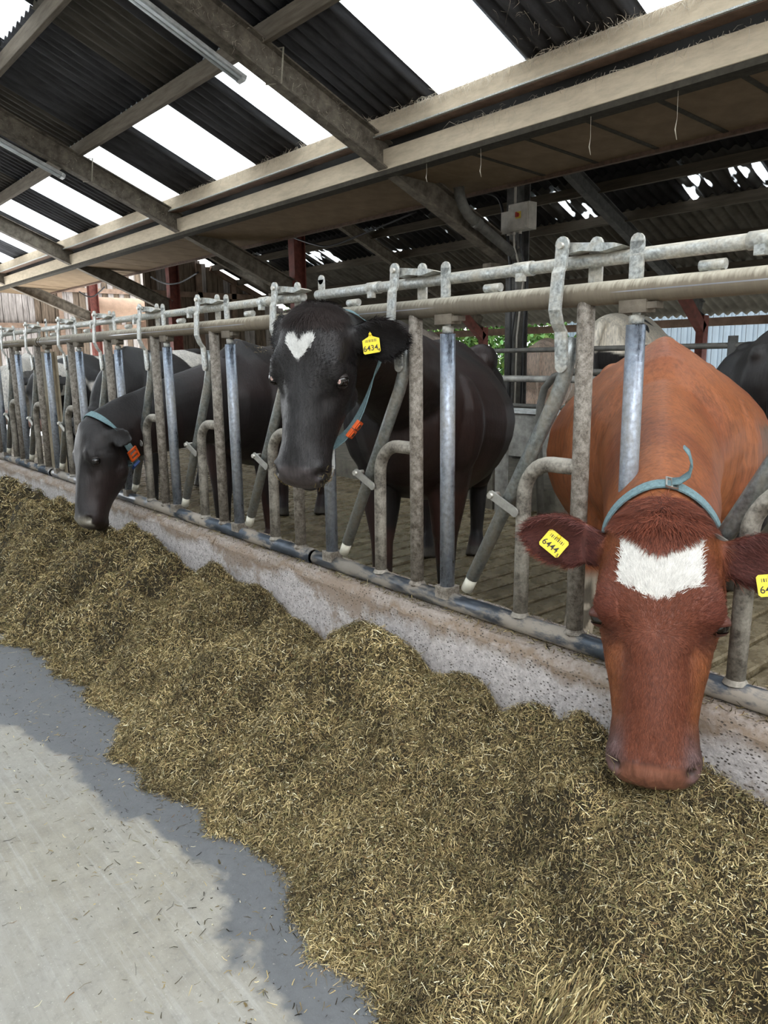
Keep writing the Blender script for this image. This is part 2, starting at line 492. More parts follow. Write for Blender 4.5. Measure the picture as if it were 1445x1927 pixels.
def np_mesh(name, verts, quads, tint=None, attr='tint', smooth=False):
    """fast mesh from arrays of quads"""
    me = bpy.data.meshes.new(name)
    nv, nq = len(verts), len(quads)
    me.vertices.add(nv)
    me.vertices.foreach_set('co', np.ascontiguousarray(verts, np.float32).ravel())
    me.loops.add(nq * 4)
    me.loops.foreach_set('vertex_index', np.ascontiguousarray(quads, np.int32).ravel())
    me.polygons.add(nq)
    me.polygons.foreach_set('loop_start', np.arange(0, nq * 4, 4, dtype=np.int32))
    me.polygons.foreach_set('loop_total', np.full(nq, 4, np.int32))
    if smooth:
        me.polygons.foreach_set('use_smooth', np.ones(nq, bool))
    me.update(calc_edges=True)
    if tint is not None:
        a = me.attributes.new(attr, 'FLOAT_COLOR', 'POINT')
        c = np.ones((nv, 4), np.float32)
        c[:, :3] = tint
        a.data.foreach_set('color', c.ravel())
    return me

def vnoise(p, scale, seed=0):
    """smooth value noise in numpy, p (N,3)"""
    q = p * scale
    i = np.floor(q).astype(np.int64)
    f = q - i
    f = f * f * (3 - 2 * f)
    def h(a):
        n = (a[:, 0] * 374761393 + a[:, 1] * 668265263 + a[:, 2] * 2147483647 + seed * 974711) & 0x7fffffff
        n = ((n ^ (n >> 13)) * 1274126177) & 0x7fffffff
        return ((n ^ (n >> 16)) & 0xffff) / 65535.0
    r = 0
    for dx in (0, 1):
        for dy in (0, 1):
            for dz in (0, 1):
                w = (f[:, 0] if dx else 1 - f[:, 0]) * (f[:, 1] if dy else 1 - f[:, 1]) * (f[:, 2] if dz else 1 - f[:, 2])
                r = r + w * h(i + np.array((dx, dy, dz)))
    return r

# ------------------------------------------------------------------ ground
link('floor', MB().box((-26, -9, -0.2), (9, 1.70, 0.0)).mesh('floor'), M['passage'], kind='structure')
CURB_F, CURB_B, CURB_Z = 1.68, 1.90, 0.535
# cast in lengths, with a fine joint between them
curb = thing('wall_feed_curb', (0, 1.8, 0), kind='structure')
jx = [-16.0, -12.4, -9.15, -6.2, -3.29, -0.9, 1.6]
jx = [-16.0, -12.4, -9.15, -5.6, -3.3, -0.62, 2.6]
for a, b in zip(jx[:-1], jx[1:]):
    n = 40
    prof = [(CURB_F, 0), (CURB_F, 0.50), (CURB_F + 0.012, 0.527), (CURB_F + 0.03, CURB_Z), (CURB_B, CURB_Z), (CURB_B, 0)]
    rings = []
    for i in range(n + 1):
        x = a + 0.002 + (b - a - 0.004) * i / n
        w = rng.normal(0, 0.0022, (6, 2))
        w[0] = w[5] = 0
        rings.append([(x, y + w[k][0], z + w[k][1]) for k, (y, z) in enumerate(prof)])
    obj('curb_length', MB().loft(rings, smooth=False), M['curb'], curb)

cf = thing('floor_cow_alley', (0, 3.6, 0), kind='structure')
link('alley_bed', MB().box((-16.2, 1.90, -0.25), (4, 5.42, -0.045)).mesh('alley_bed', (0, 3.6, 0)), simple('slurry', (0.022, 0.016, 0.008), 0.35, 0, 0.3, 12), cf)
SLAT = 0.16
for v in range(3):
    pass
slat_m = []
for v in range(4):
    mb = MB()
    n = 14
    rings = []
    for i in range(n + 1):
        y = -1.69 + 3.49 * i / n
        e = rng.normal(0, 0.0035, 4)
        rings.append([(-0.069 + e[0], y, -0.05), (0.069 + e[1], y, -0.05), (0.067 + e[1], y, -0.008), (0.057 + e[1], y, e[2]*0.8), (-0.057 + e[0], y, e[3]*0.8), (-0.067 + e[0], y, -0.008)])
    mb.loft(rings, smooth=False)
    me = mb.mesh('slat')
    me.materials.append(M['dung'])
    slat_m.append(me)
k = 0
x = 1.6
while x > -14:
    link('slat', slat_m[k % 4], None, cf, loc=(x, 0, 0))
    x -= SLAT
    k += 1
# raised cubicle beds behind the alley
link('floor_cubicles', MB().box((-16.2, 5.42, -0.2), (8, 11.3, 0.20)).mesh('floor_cubicles'), M['kerb'], kind='structure')
link('ground_yard', MB().box((-60, 11.3, -0.3), (40, 60, -0.02)).mesh('ground_yard'), simple('pale_yard', (0.33, 0.33, 0.30), 0.9, 0, 0.2, 2), kind='structure')

# ------------------------------------------------------------------ roofs
SL = 0.428                                # fall of the passage roof towards the cows
RB = lambda y: 3.16 - SL * (y - 5.06)      # underside of rafters
FRAMES = [-1.47, -5.97, -10.46, -14.96, -19.46]
def ibeam(mb, a, b, d, fw, tf=0.014, tw=0.010):
    a, b = np.array(a, float), np.array(b, float)
    mb.beam(a + (0, 0, tf / 2), b + (0, 0, tf / 2), fw, tf)
    mb.beam(a + (0, 0, d - tf / 2), b + (0, 0, d - tf / 2), fw, tf)
    mb.beam(a + (0, 0, d / 2), b + (0, 0, d / 2), tw, d - 2 * tf)
for x in FRAMES:
    mb = MB()
    ibeam(mb, (x, -0.9, RB(-0.9)), (x, 7.02, RB(7.02)), 0.27, 0.135)
    # stiffener at the haunch
    mb.box((x - 0.06, 6.55, RB(6.7) - 0.20), (x + 0.06, 7.0, RB(6.9) + 0.02))
    link('rafter', mb.mesh('rafter', (x, 4, 3)), M['rafter'], loc=(x, 4, 3), kind='structure')

def corr_mesh(name, width, length_y, z_of, pitch=0.146, amp=0.022, seg=8, thick=0.006, ydiv=2, rag=0.0):
    nx = int(round(width / pitch * seg))
    xs = np.linspace(-width / 2, width / 2, nx + 1)
    ys = np.linspace(0, length_y, ydiv + 1)
    X, Y = np.meshgrid(xs, ys, indexing='ij')
    Zc = amp * np.cos(2 * PI * (X + width / 2) / pitch)
    top = np.stack([X, Y, Zc + z_of(Y) + thick], -1).reshape(-1, 3)
    bot = np.stack([X, Y, Zc + z_of(Y)], -1).reshape(-1, 3)
    if rag:
        pass
    m = ydiv + 1
    q = []
    N = len(top)
    for i in range(nx):
        for j in range(ydiv):
            a, b, c, d = i * m + j, (i + 1) * m + j, (i + 1) * m + j + 1, i * m + j + 1
            q.append((a, b, c, d))
            q.append((N + d, N + c, N + b, N + a))
    for i in range(nx):
        a, b = i * m, (i + 1) * m
        q.append((a, N + a, N + b, b))
        a, b = i * m + ydiv, (i + 1) * m + ydiv
        q.append((b, N + b, N + a, a))
    return np_mesh(name, np.concatenate([top, bot]), np.array(q), smooth=True)

OPP_LIT = (0, 1, 2)
ceil = thing('ceiling_passage_roof', (0, 4, 3.9), kind='structure')
PZ = lambda y: RB(y) + 0.27 + 0.005       # top of rafters, where purlins sit
SHZ = lambda y: RB(y) + 0.27 + 0.135 + 0.03
# purlins: eaves purlin coloured pale for the light on it, and two browner ones up the slope
def c_purlin(y, x0, x1, mat, h=0.155, w=0.055, lip=True, name='purlin', par=None, z=None, under=None):
    z0 = PZ(y) - 0.02 if z is None else z
    mb = MB()
    mb.beam((x0, y, z0 + h / 2), (x1, y, z0 + h / 2), w, h, bev=0.004)
    return obj(name, mb, mat, par)
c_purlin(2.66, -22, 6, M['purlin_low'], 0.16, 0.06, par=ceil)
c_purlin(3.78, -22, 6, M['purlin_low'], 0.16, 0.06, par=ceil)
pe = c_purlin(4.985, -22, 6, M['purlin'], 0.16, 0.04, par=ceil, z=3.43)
lipm = MB()
lipm.beam((-22, 4.955, 3.425), (6, 4.955, 3.425), 0.03, 0.012)
obj('purlin_lip', lipm, M['galv'], pe)
und = MB()
und.beam((-22, 5.035, 3.418), (6, 5.035, 3.418), 0.13, 0.012)
obj('purlin_flange', und, simple('brown_rust_flange', (0.14, 0.085, 0.055), 0.85, 0, 0.35, 8), pe)
# sheets, 1.0 m cover, alternately opaque and clear in the eaves course
W = 1.005
zf = lambda y0: (lambda Y: -SL * Y)
me_eave = corr_mesh('roof_sheet', W + 0.03, 1.34, zf(0), ydiv=2)
me_mid = corr_mesh('roof_sheet', W + 0.03, 1.25, zf(0), ydiv=2)
me_top = corr_mesh('roof_sheet', W + 0.03, 1.30, zf(0), ydiv=2)
me_eave.materials.append(M['sheet'])
me_mid.materials.append(M['sheet'])
me_top.materials.append(M['sheet'])
me_midb = me_mid.copy(); me_midb.materials.clear(); me_midb.materials.append(M['sheet_b'])
me_sky = corr_mesh('rooflight_sheet', W - 0.01, 1.34, zf(0), ydiv=2); me_sky.materials.append(M['grp'])
me_skyt = corr_mesh('rooflight_sheet', W - 0.01, 1.30, zf(0), ydiv=2); me_skyt.materials.append(M['grp'])
# rooflight k spans X from -4.20-2k-1.0 to -4.20-2k in the eaves course
for i in range(-5, 18):
    xc = -4.70 - W * i + 0.0
    sky = (i % 2 == 0)
    y0 = 3.80
    z0 = SHZ(y0) + (0.012 if sky else 0.0)
    link('rooflight_sheet' if sky else 'roof_sheet', me_sky if sky else me_eave, None, ceil, loc=(xc, y0 - 4, z0 - 3.9))
    z1 = SHZ(2.63) + 0.03
    link('roof_sheet', me_mid if (i % 3) else me_midb, None, ceil, loc=(xc, 2.63 - 4, z1 - 3.9))
    z2 = SHZ(1.38) + 0.06
    skyt = (i % 2 == 0)
    link('rooflight_sheet' if skyt else 'roof_sheet', me_skyt if skyt else me_top, None, ceil, loc=(xc, 1.38 - 4, z2 - 3.9))

# the slope carries on to the ridge, and the opposite slope falls away behind the viewer
RY = -0.90
for i in range(-5, 18):
    xc = -4.70 - W * i
    z3 = SHZ(0.20) + 0.09
    link('roof_sheet', me_mid, None, ceil, loc=(xc, 0.20 - 4, z3 - 3.9))
    z4 = SHZ(-0.95) + 0.11
    s4 = (i % 2 == 0)
    link('rooflight_sheet' if s4 else 'roof_sheet', me_skyt if s4 else me_top, None, ceil, loc=(xc, -0.95 - 4, z4 - 3.9))
opp = thing('ceiling_opposite_slope', (0, -3, 4.5), kind='structure')
me_o = corr_mesh('roof_sheet', W + 0.03, 1.42, lambda Y: SL * Y, ydiv=1); me_o.materials.append(M['sheet'])
me_os = corr_mesh('rooflight_sheet', W - 0.01, 1.42, lambda Y: SL * Y, ydiv=1); me_os.materials.append(M['grp'])
for j in range(4):
    ya = RY - 1.36 * (j + 1)
    za = SHZ(RY) + 0.11 - SL * 1.36 * (j + 1)
    for i in range(-5, 18):
        s = (i + j) % 2 == 0 and j in OPP_LIT
        link('rooflight_sheet' if s else 'roof_sheet', me_os if s else me_o, None, opp, loc=(-4.70 - W * i, ya + 3, za - 4.5))
link('wall_blocker_behind', MB().box((-22, -6.6, 0), (9, -6.4, 3.6)).mesh('wall_blocker_behind'), simple('blocker_behind_grey', (0.34, 0.32, 0.29), 0.9, 0, 0.2, 3), kind='structure')  # unseen wall, added to keep out low light from behind the camera
link('wall_blocker_right', MB().box((9.0, -6.5, 0), (9.1, 11.4, 6.2)).mesh('wall_blocker_right'), simple('blocker_right_grey', (0.30, 0.28, 0.25), 0.9, 0, 0.2, 3), kind='structure')  # unseen end wall, added to keep side light out of the barn

# lower eaves beam and the flat lining behind it
eb = MB()
eb.beam((-22, 5.09, 3.245), (6, 5.09, 3.245), 0.05, 0.185, bev=0.004)
link('trim_eaves_beam', eb.mesh('trim_eaves_beam', (-5, 5.09, 3.2)), M['purlin'], loc=(-5, 5.09, 3.2), kind='structure')
link('gap_shade_board', MB().box((-22, 5.135, 3.20), (6, 5.15, 3.52)).mesh('gap_shade_board'), simple('gap_shade_black', (0.012, 0.011, 0.010), 0.95, 0, 0.3, 6, bmp=0), kind='structure')  # added board: its black stands for the shade in the gap
sof = thing('ceiling_lining', (0, 5.7, 3.12), kind='structure')
bt = MB()
bt.beam((-22, 5.145, 3.13), (6, 5.145, 3.13), 0.15, 0.044)
obj('batten', bt, M['batten'], sof)
bt = MB()
bt.beam((-22, 6.31, 3.085), (6, 6.31, 3.085), 0.05, 0.05)
obj('batten', bt, simple('rotted_edge_batten', (0.10, 0.06, 0.04), 0.9, 0, 0.4, 20), sof)
pw = 0.60
me_b = MB().box((-pw / 2 + 0.002, -0.54, 0.0), (pw / 2 - 0.002, 0.57, 0.012)).mesh('lining_board')
me_b.materials.append(M['soffit'])
me_j = MB().box((-0.022, -0.54, -0.006), (0.022, 0.57, 0.006)).mesh('joint_strip')
me_j.materials.append(M['batten'])
xx = 3.1
k = 0
while xx > -21:
    o = link('lining_board', me_b, None, sof, loc=(xx, 0.04, 0.0 + rng.normal(0, 0.002)))
    o.rotation_euler = (-0.045, 0, 0)
    if xx > -5.2:
        o = link('joint_strip', me_j, None, sof, loc=(xx - pw / 2, 0.04, 0.0))
        o.rotation_euler = (-0.045, 0, 0)
    xx -= pw

# second roof beyond, falling to a low eave
FZ = lambda y: 3.48 - 0.446 * (y - 7.92)
froof = thing('roof_beyond', (0, 8.8, 3.2), kind='structure')
for x in [-1.47, -5.97, -10.46, -14.96]:
    mb = MB()
    ibeam(mb, (x, 7.1, FZ(7.1)), (x, 11.35, FZ(11.35)), 0.20, 0.10)
    link('rafter', mb.mesh('rafter', (x, 9, 2.8)), M['grey_iron'] if x > -8 else M['rafter'], loc=(x, 9, 2.8), kind='structure')
    mb = MB()
    mb.beam((x, 10.75, FZ(10.75) + 0.02), (x, 11.38, 1.75), 0.12, 0.14)
    mb.beam((x, 11.4, 0.0), (x, 11.4, 1.95), 0.12, 0.15, up=(0, 1, 0))
    link('column', mb.mesh('column', (x, 11.2, 0)), M['red_iron'], loc=(x, 11.2, 0), kind='structure')
for y in (7.9, 8.60, 9.22, 9.92, 10.6):
    mb = MB()
    z = FZ(y) + 0.20
    mb.beam((-16.2, y, z + 0.045), (8, y, z + 0.045), 0.06, 0.12)
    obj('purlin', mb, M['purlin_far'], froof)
mb = MB()
mb.beam((-16.2, 11.97, 1.87), (8, 11.97, 1.87), 0.05, 0.13)
obj('eaves_board', mb, M['timber'], froof)
ff = lambda Y: -0.446 * Y
far1 = corr_mesh('roof_sheet', 1.03, 1.75, ff, ydiv=1); far1.materials.append(M['sheet_in'])
far2 = corr_mesh('roof_sheet', 1.03, 0.80, ff, ydiv=1); far2.materials.append(M['sheet_in'])
far2s = corr_mesh('rooflight_sheet', 1.03, 0.80, ff, ydiv=1); far2s.materials.append(M['grp_dirty'])
far3 = corr_mesh('roof_sheet', 1.03, 2.78, ff, ydiv=1); far3.materials.append(M['sheet_far'])  # same sheets coloured paler for the daylight reaching in at the eave
for i in range(24):
    xc = 7.4 - i
    zb = lambda y: FZ(y) + 0.20 + 0.105 + 0.03
    link('roof_sheet', far1, None, froof, loc=(xc, 6.9 - 8.8, zb(6.9) + 0.02 - 3.2))
    s = i % 2 == 0
    link('rooflight_sheet' if s else 'roof_sheet', far2s if s else far2, None, froof, loc=(xc, 8.55 - 8.8, zb(8.55) + 0.01 - 3.2))
    link('roof_sheet', far3, None, froof, loc=(xc, 9.25 - 8.8, zb(9.25) - 3.2))
# unseen slab added to stop light leaking down between the two roofs
link('step_light_stop', MB().beam((-22, 6.10, 3.20), (-22, 7.24, 4.12), 0.02, 0.03).mesh('step_light_stop') if False else MB().loft([[(-22, 6.06, 3.18), (8, 6.06, 3.18), (8, 6.09, 3.15), (-22, 6.09, 3.15)], [(-22, 6.90, 4.27), (8, 6.90, 4.27), (8, 6.93, 4.24), (-22, 6.93, 4.24)]], smooth=False).mesh('step_light_stop'), M['sheet'], kind='structure')

# columns in line with the frames
for i, x in enumerate(FRAMES):
    mb = MB()
    w, d = 0.16, 0.20
    for s in (-1, 1):
        mb.box((x - w / 2, 7.07 + s * d / 2 - 0.008, 0.0 if x < -16 else 0.2), (x + w / 2, 7.07 + s * d / 2 + 0.008, 3.9 if x > -16 else 3.6))
    mb.box((x - 0.006, 6.97, 0.0 if x < -16 else 0.2), (x + 0.006, 7.17, 3.9 if x > -16 else 3.6))
    link('column', mb.mesh('column', (x, 7.07, 0)), M['red_iron'] if x < -6 else M['grey_iron'], loc=(x, 7.07, 0), kind='structure')
# boarded gables
def boarded(name, x, y0, y1, z0, ztop, mat_a, mat_b, w=0.15, rails=()):
    root = thing(name, (x, (y0 + y1) / 2, 0), kind='structure')
    bk = MB().loft([[(x - 0.05, yy_, z0), (x - 0.03, yy_, z0), (x - 0.03, yy_, ztop(yy_) - 0.02), (x - 0.05, yy_, ztop(yy_) - 0.02)] for yy_ in np.linspace(y0, y1, 12)], smooth=False)
    obj('backing', bk, M['board_b'], root)  # added sheet, stops sky light showing through the board gaps
    y = y0
    k = 0
    while y < y1:
        ww = w * rng.uniform(0.85, 1.1)
        e = rng.normal(0, 0.012)
        mb = MB().box((x + e, y + 0.006, z0 + rng.uniform(0, 0.06)), (x + e + 0.022, y + ww - 0.006, ztop(y + ww / 2)))
        obj('board', mb, mat_a if rng.random() < 0.62 else mat_b, root)
        y += ww
        k += 1
    for (ya, za, yb, zb) in rails:
        mb = MB()
        mb.beam((x + 0.07, ya, za), (x + 0.07, yb, zb), 0.07, 0.12, up=(0, 0, 1) if abs(yb - ya) > 0.05 else (0, 1, 0))
        obj('rail', mb, M['timber'], root)
    return root
boarded('wall_far_gable', -21.5, 4.6, 9.4, 0, lambda y: 4.4, M['board_a'], M['board_b'], 0.16, rails=[(4.6, 2.35, 9.4, 2.35), (4.6, 3.3, 9.4, 3.3), (6.9, 0, 6.9, 4.3)])
boarded('wall_near_gable', -16.2, 7.0, 11.3, 0.2, lambda y: min(4.0, FZ(y) + 0.25), M['board_b'], M['board_a'], 0.14,
        rails=[(7.0, 2.83, 9.6, 2.83), (8.25, 1.6, 8.25, 3.5), (8.55, 3.42, 9.9, 2.8), (9.1, 1.6, 9.1, 3.1)])
# outside beyond the far eave: hedge and pale blue shed
mb = MB()
x = -12.6
shed = thing('building_pale_blue', (-8, 17, 0), 'pale blue vertically clad shed seen under the far eave', 'building')
while x < 6:
    mb = MB().box((x + 0.01, 16.9, 0), (x + 0.24, 16.96, 3.2))
    mb.box((x + 0.09, 16.87, 0), (x + 0.16, 16.9, 3.2))
    obj('panel', mb, M['blue_clad'], shed)
    x += 0.25
obj('roof', MB().beam((-12.8, 17.6, 3.3), (6, 17.6, 3.3), 1.6, 0.1), M['sheet_far'], shed)
def hedge(x0, x1, y, h, label):
    n = 16000
    c = np.stack([rng.uniform(x0, x1, n), y + rng.normal(0, 0.35, n), h * rng.random(n) ** 0.7], 1)
    c[:, 2] += (vnoise(c, 1.4, 5) - 0.5) * 0.8 * (c[:, 2] / h)
    s = 0.10
    a = rng.normal(size=(n, 3)); a /= np.linalg.norm(a, axis=1)[:, None]
    b = np.cross(a, rng.normal(size=(n, 3))); b /= np.linalg.norm(b, axis=1)[:, None]
    v = np.stack([c - a * s, c + b * s * 0.5, c + a * s, c - b * s * 0.5], 1).reshape(-1, 3)
    g = rng.uniform(0.6, 1.3, n)[:, None] * np.array((0.055, 0.15, 0.035)) + rng.random(n)[:, None] * np.array((0.05, 0.03, 0.0))
    me = np_mesh('hedge', v, np.arange(4 * n).reshape(n, 4), np.repeat(g, 4, 0))
    o = link('hedge', me, M['foliage'], label=label, cat='hedge', kind='stuff')
hedge(-24, -11.0, 14.6, 2.9, 'bright green hedge outside beyond the far eave')

# ------------------------------------------------------------------ self-locking feed barrier
D = 1.75
ZT, ZL, ZB = 1.528, 1.605, 0.566
def arc(c, r, a0, a1, n=7):
    return [(c[0] + r * math.cos(a0 + (a1 - a0) * i / n), c[1], c[2] + r * math.sin(a0 + (a1 - a0) * i / n)) for i in range(n + 1)]
def one_bay():
    """meshes of one bay, post at local x = 0"""
    P = {}
    P['post'] = MB().tube([(0, D, ZB), (0, D, ZT)], 0.0235, 14)
    # welded collars where the post meets the two rails
    P['post'].tube([(0, D, ZB + 0.024), (0, D, ZB + 0.037)], [0.031, 0.0235], 14, cap=False)
    P['polished_post'] = MB().tube([(0.150, D, ZB + 0.03), (0.150, D, 1.445)], 0.0245, 16)
    P['post_foot'] = MB().beam((0.150, D, ZB + 0.01), (0.150, D, ZB + 0.05), 0.062, 0.062, up=(0, 1, 0), bev=0.004)
    g = MB().tube([(0.150, D, 1.44), (0.150, D, 1.50)], 0.0105, 10)
    g.tube([(0.150, D, 1.448), (0.150, D, 1.468)], 0.019, 6)
    P['threaded_pin'] = g
    s = MB()
    s.box((0.112, D - 0.022, 1.474), (0.188, D + 0.022, 1.505))
    s.box((0.168, D - 0.02, 1.482), (0.215, D + 0.012, 1.498))
    P['saddle'] = s
    lp = [(0.0, D, 1.068), (-0.095, D, 1.068)] + arc((-0.095, D, 0.968), 0.10, PI / 2, PI, 8)[1:] + [(-0.197, D, 0.85), (-0.20, D, ZB)]
    P['loop_tube'] = MB().tube(lp, 0.0225, 14).tube([(-0.2, D, ZB + 0.024), (-0.2, D, ZB + 0.037)], [0.030, 0.0225], 14, cap=False)
    # swinging bar: hangs from the strap, cranks over and slopes down to the left
    sb = [(-0.047, D - 0.002, 1.42), (-0.052, D - 0.002, 1.365), (-0.062, D - 0.002, 1.315), (-0.083, D - 0.002, 1.262), (-0.40, D - 0.002, 0.668)]
    P['swing_bar'] = MB().tube(sb, 0.0215, 14)
    P['bar_sleeve'] = MB().tube([(-0.3975, D - 0.002, 0.672), (-0.425, D - 0.002, 0.622)], 0.0195, 12)
    st = MB()
    pr = []
    prof = [(1.655, -0.050), (1.60, -0.052), (1.585, -0.058), (1.49, -0.060), (1.455, -0.045), (1.435, -0.030), (1.345, -0.030)]
    cx = [-0.045, -0.047, -0.050, -0.056, -0.058, -0.057, -0.052]
    rings = []
    for (z, dy), c in zip(prof, cx):
        w = 0.019
        rings.append([(c - w, D + dy - 0.004, z), (c + w, D + dy - 0.004, z), (c + w, D + dy + 0.004, z), (c - w, D + dy + 0.004, z)])
    st.loft(rings, smooth=False)
    st.tube([(-0.045, D - 0.0545, 1.655), (-0.045, D - 0.0455, 1.655)], 0.0205, 14)
    st.tube([(-0.0525, D - 0.034, 1.345), (-0.0525, D - 0.026, 1.345)], 0.019, 14)
    P['hanger_strap'] = st
    P['pivot_bolt'] = MB().tube([(-0.045, D - 0.064, 1.652), (-0.045, D + 0.02, 1.652)], 0.009, 8)
    lv = MB()
    pts = [(-0.05, 1.662), (0.10, 1.645), (0.125, 1.637), (0.062, 1.628), (0.0, 1.636), (-0.05, 1.632)]
    a = [(x, D - 0.036, z) for x, z in pts]
    b = [(x, D + 0.012, z - (0.004 if 0 < i < 4 else 0)) for i, (x, z) in enumerate(pts)]
    lv.loft([a, b], smooth=False)
    P['locking_lever'] = lv
    up = MB()
    up.box((-0.010, D + 0.018, 1.50), (0.030, D + 0.026, 1.655))
    up.tube([(0.010, D + 0.018, 1.655), (0.010, D + 0.026, 1.655)], 0.020, 12)
    P['upright_plate'] = up
    u2 = MB()
    u2.box((0.130, D - 0.012, 1.545), (0.168, D - 0.005, 1.645))
    u2.tube([(0.149, D - 0.012, 1.645), (0.149, D - 0.005, 1.645)], 0.019, 12)
    P['pipe_hanger'] = u2
    ns = MB().tube([(-0.355, D - 0.004, 1.570), (-0.295, D - 0.004, 1.570)], 0.0125, 12)
    ns.tube([(-0.356, D - 0.004, 1.570), (-0.3545, D - 0.004, 1.570)], 0.006, 8)
    ns.box((-0.335, D - 0.008, 1.55), (-0.305, D + 0.004, 1.565))
    P['pipe_stub'] = ns
    cl = MB()
    cl.beam((-0.295, D - 0.031, 0.958), (-0.205, D - 0.030, 0.918), 0.006, 0.027, up=(0.4, 0, 0.9), bev=0)
    cl.tube([(-0.295, D - 0.034, 0.958), (-0.295, D - 0.028, 0.958)], 0.0145, 12)
    cl.tube([(-0.205, D - 0.034, 0.918), (-0.205, D - 0.028, 0.918)], 0.0145, 12)
    P['clamp_plate'] = cl
    P['clamp_bolt'] = MB().tube([(-0.296, D - 0.043, 0.957), (-0.296, D - 0.0, 0.957)], 0.010, 6)
    return P
BAYM = {'post': 'post', 'polished_post': 'polished', 'post_foot': 'post', 'threaded_pin': 'galv', 'saddle': 'rafter', 'loop_tube': 'loop', 'swing_bar': 'swing',
        'bar_sleeve': 'chute_white', 'hanger_strap': 'galv', 'pivot_bolt': 'bolt', 'locking_lever': 'galv', 'upright_plate': 'galv', 'pipe_hanger': 'galv', 'pipe_stub': 'galv',
        'clamp_plate': 'clamp', 'clamp_bolt': 'bolt'}
SUB = {'post_foot': 'polished_post', 'threaded_pin': 'polished_post', 'saddle': 'polished_post', 'bar_sleeve': 'swing_bar', 'hanger_strap': 'swing_bar', 'pivot_bolt': 'swing_bar', 'locking_lever': 'swing_bar', 'clamp_bolt': 'clamp_plate'}
BAY = {}
for k_, mb_ in one_bay().items():
    me = mb_.mesh(k_, (0, D, 0))
    me.materials.append(M[BAYM[k_]])
    BAY[k_] = me
BAYW = 0.667
def add_bay(root, px, first=False, skip=()):
    rx = root.location.x
    made = {}
    for k_, me in BAY.items():
        if k_ in skip or SUB.get(k_) in skip:
            continue
        if k_ in SUB:
            o = link(k_, me, None, made[SUB[k_]])
        else:
            o = link(k_, me, None, root, loc=(px - rx, 0, 0))
            made[k_] = o
    return made
def panel(p_first, n, label, last_lock=True):
    x0, x1 = p_first - 0.62, p_first + BAYW * (n - 1) + 0.095
    root = thing('feed_barrier', (p_first, D, 0), label, 'feed barrier', 'self-locking feed barrier panels')
    t = MB().tube([(x0, D, ZT), (x1, D, ZT)], 0.030, 20)
    t.tube([(x0, D, ZT), (x0 + 0.03, D, ZT)], 0.0335, 20)
    t.tube([(x1 - 0.03, D, ZT), (x1, D, ZT)], 0.0335, 20)
    obj('top_tube', t, M['top_tube'], root)
    obj('bottom_tube', MB().tube([(x0, D, ZB), (x1, D, ZB)], 0.0285, 20).tube([(x1 - 0.03, D, ZB), (x1 + 0.0, D, ZB)], 0.032, 20), M['rail'], root)
    lk = obj('lock_pipe', MB().tube([(x0 + 0.06, D + 0.005, ZL + 0.008), (x1 - 0.02, D + 0.005, ZL + 0.008)], 0.0175, 14), M['galv'], root)
    for i in range(n):
        xp = p_first + BAYW * i
        add_bay(root, xp, skip=('polished_post', 'pipe_hanger') if i == n - 1 else ())
        cp = MB().tube([(xp - 0.25, D + 0.005, ZL + 0.008), (xp - 0.185, D + 0.005, ZL + 0.008)], 0.0205, 14)
        cp.box((xp - 0.228, D - 0.02, ZL - 0.026), (xp - 0.205, D + 0.0, ZL - 0.004))
        obj('pipe_collar', cp, M['galv'], lk)
    # first gap: plain bright post and a strip where the panel is bolted to its upright
    xs = p_first - 0.655
    r2 = {}
    for k_ in ('polished_post', 'post_foot', 'threaded_pin', 'saddle'):
        if k_ in SUB:
            link(k_, BAY[k_], None, r2['p'])
        else:
            r2['p'] = link(k_, BAY[k_], None, root, loc=(xs - p_first, 0, 0))
    s = MB()
    s.box((p_first - 0.575, D + 0.02, 0.54), (p_first - 0.540, D + 0.028, 1.67))
    s.tube([(p_first - 0.5575, D + 0.02, 1.67), (p_first - 0.5575, D + 0.028, 1.67)], 0.0175, 12)
    obj('joint_strip', s, M['galv'], root)
    return root
panel(-1.907, 4, 'nearest feed barrier panel, with the red-brown cow and the white-heart cow reaching through')
panel(-5.305, 5, 'second feed barrier panel, with the dark cow eating under it')
panel(-8.715, 5, 'third feed barrier panel, left of the dark cow eating')
panel(-12.13, 5, 'farthest feed barrier panel in the row')
# stanchions that carry the panels
for i, x in ((1, -6.12), (2, -9.45)):
    mb = MB()
    mb.box((x - 0.05, 1.80, CURB_Z - 0.001), (x + 0.05, 1.815, 1.46 if i else 1.30))
    mb.box((x - 0.05, 1.88, CURB_Z - 0.001), (x + 0.05, 1.895, 1.46 if i else 1.30))
    mb.box((x - 0.006, 1.815, CURB_Z - 0.001), (x + 0.006, 1.88, 1.46 if i else 1.30))
    link('barrier_stanchion', mb.mesh('barrier_stanchion', (x, 1.85, CURB_Z)), simple('tan_stanchion_%d' % i, (0.33, 0.275, 0.19), 0.7, 0, 0.3, 9), loc=(x, 1.85, CURB_Z),
         label=['steel stanchion on the curb behind the white-heart cow', 'tan steel stanchion behind the dark eating cow', 'tan steel stanchion at the far left of the barrier'][i], cat='post')

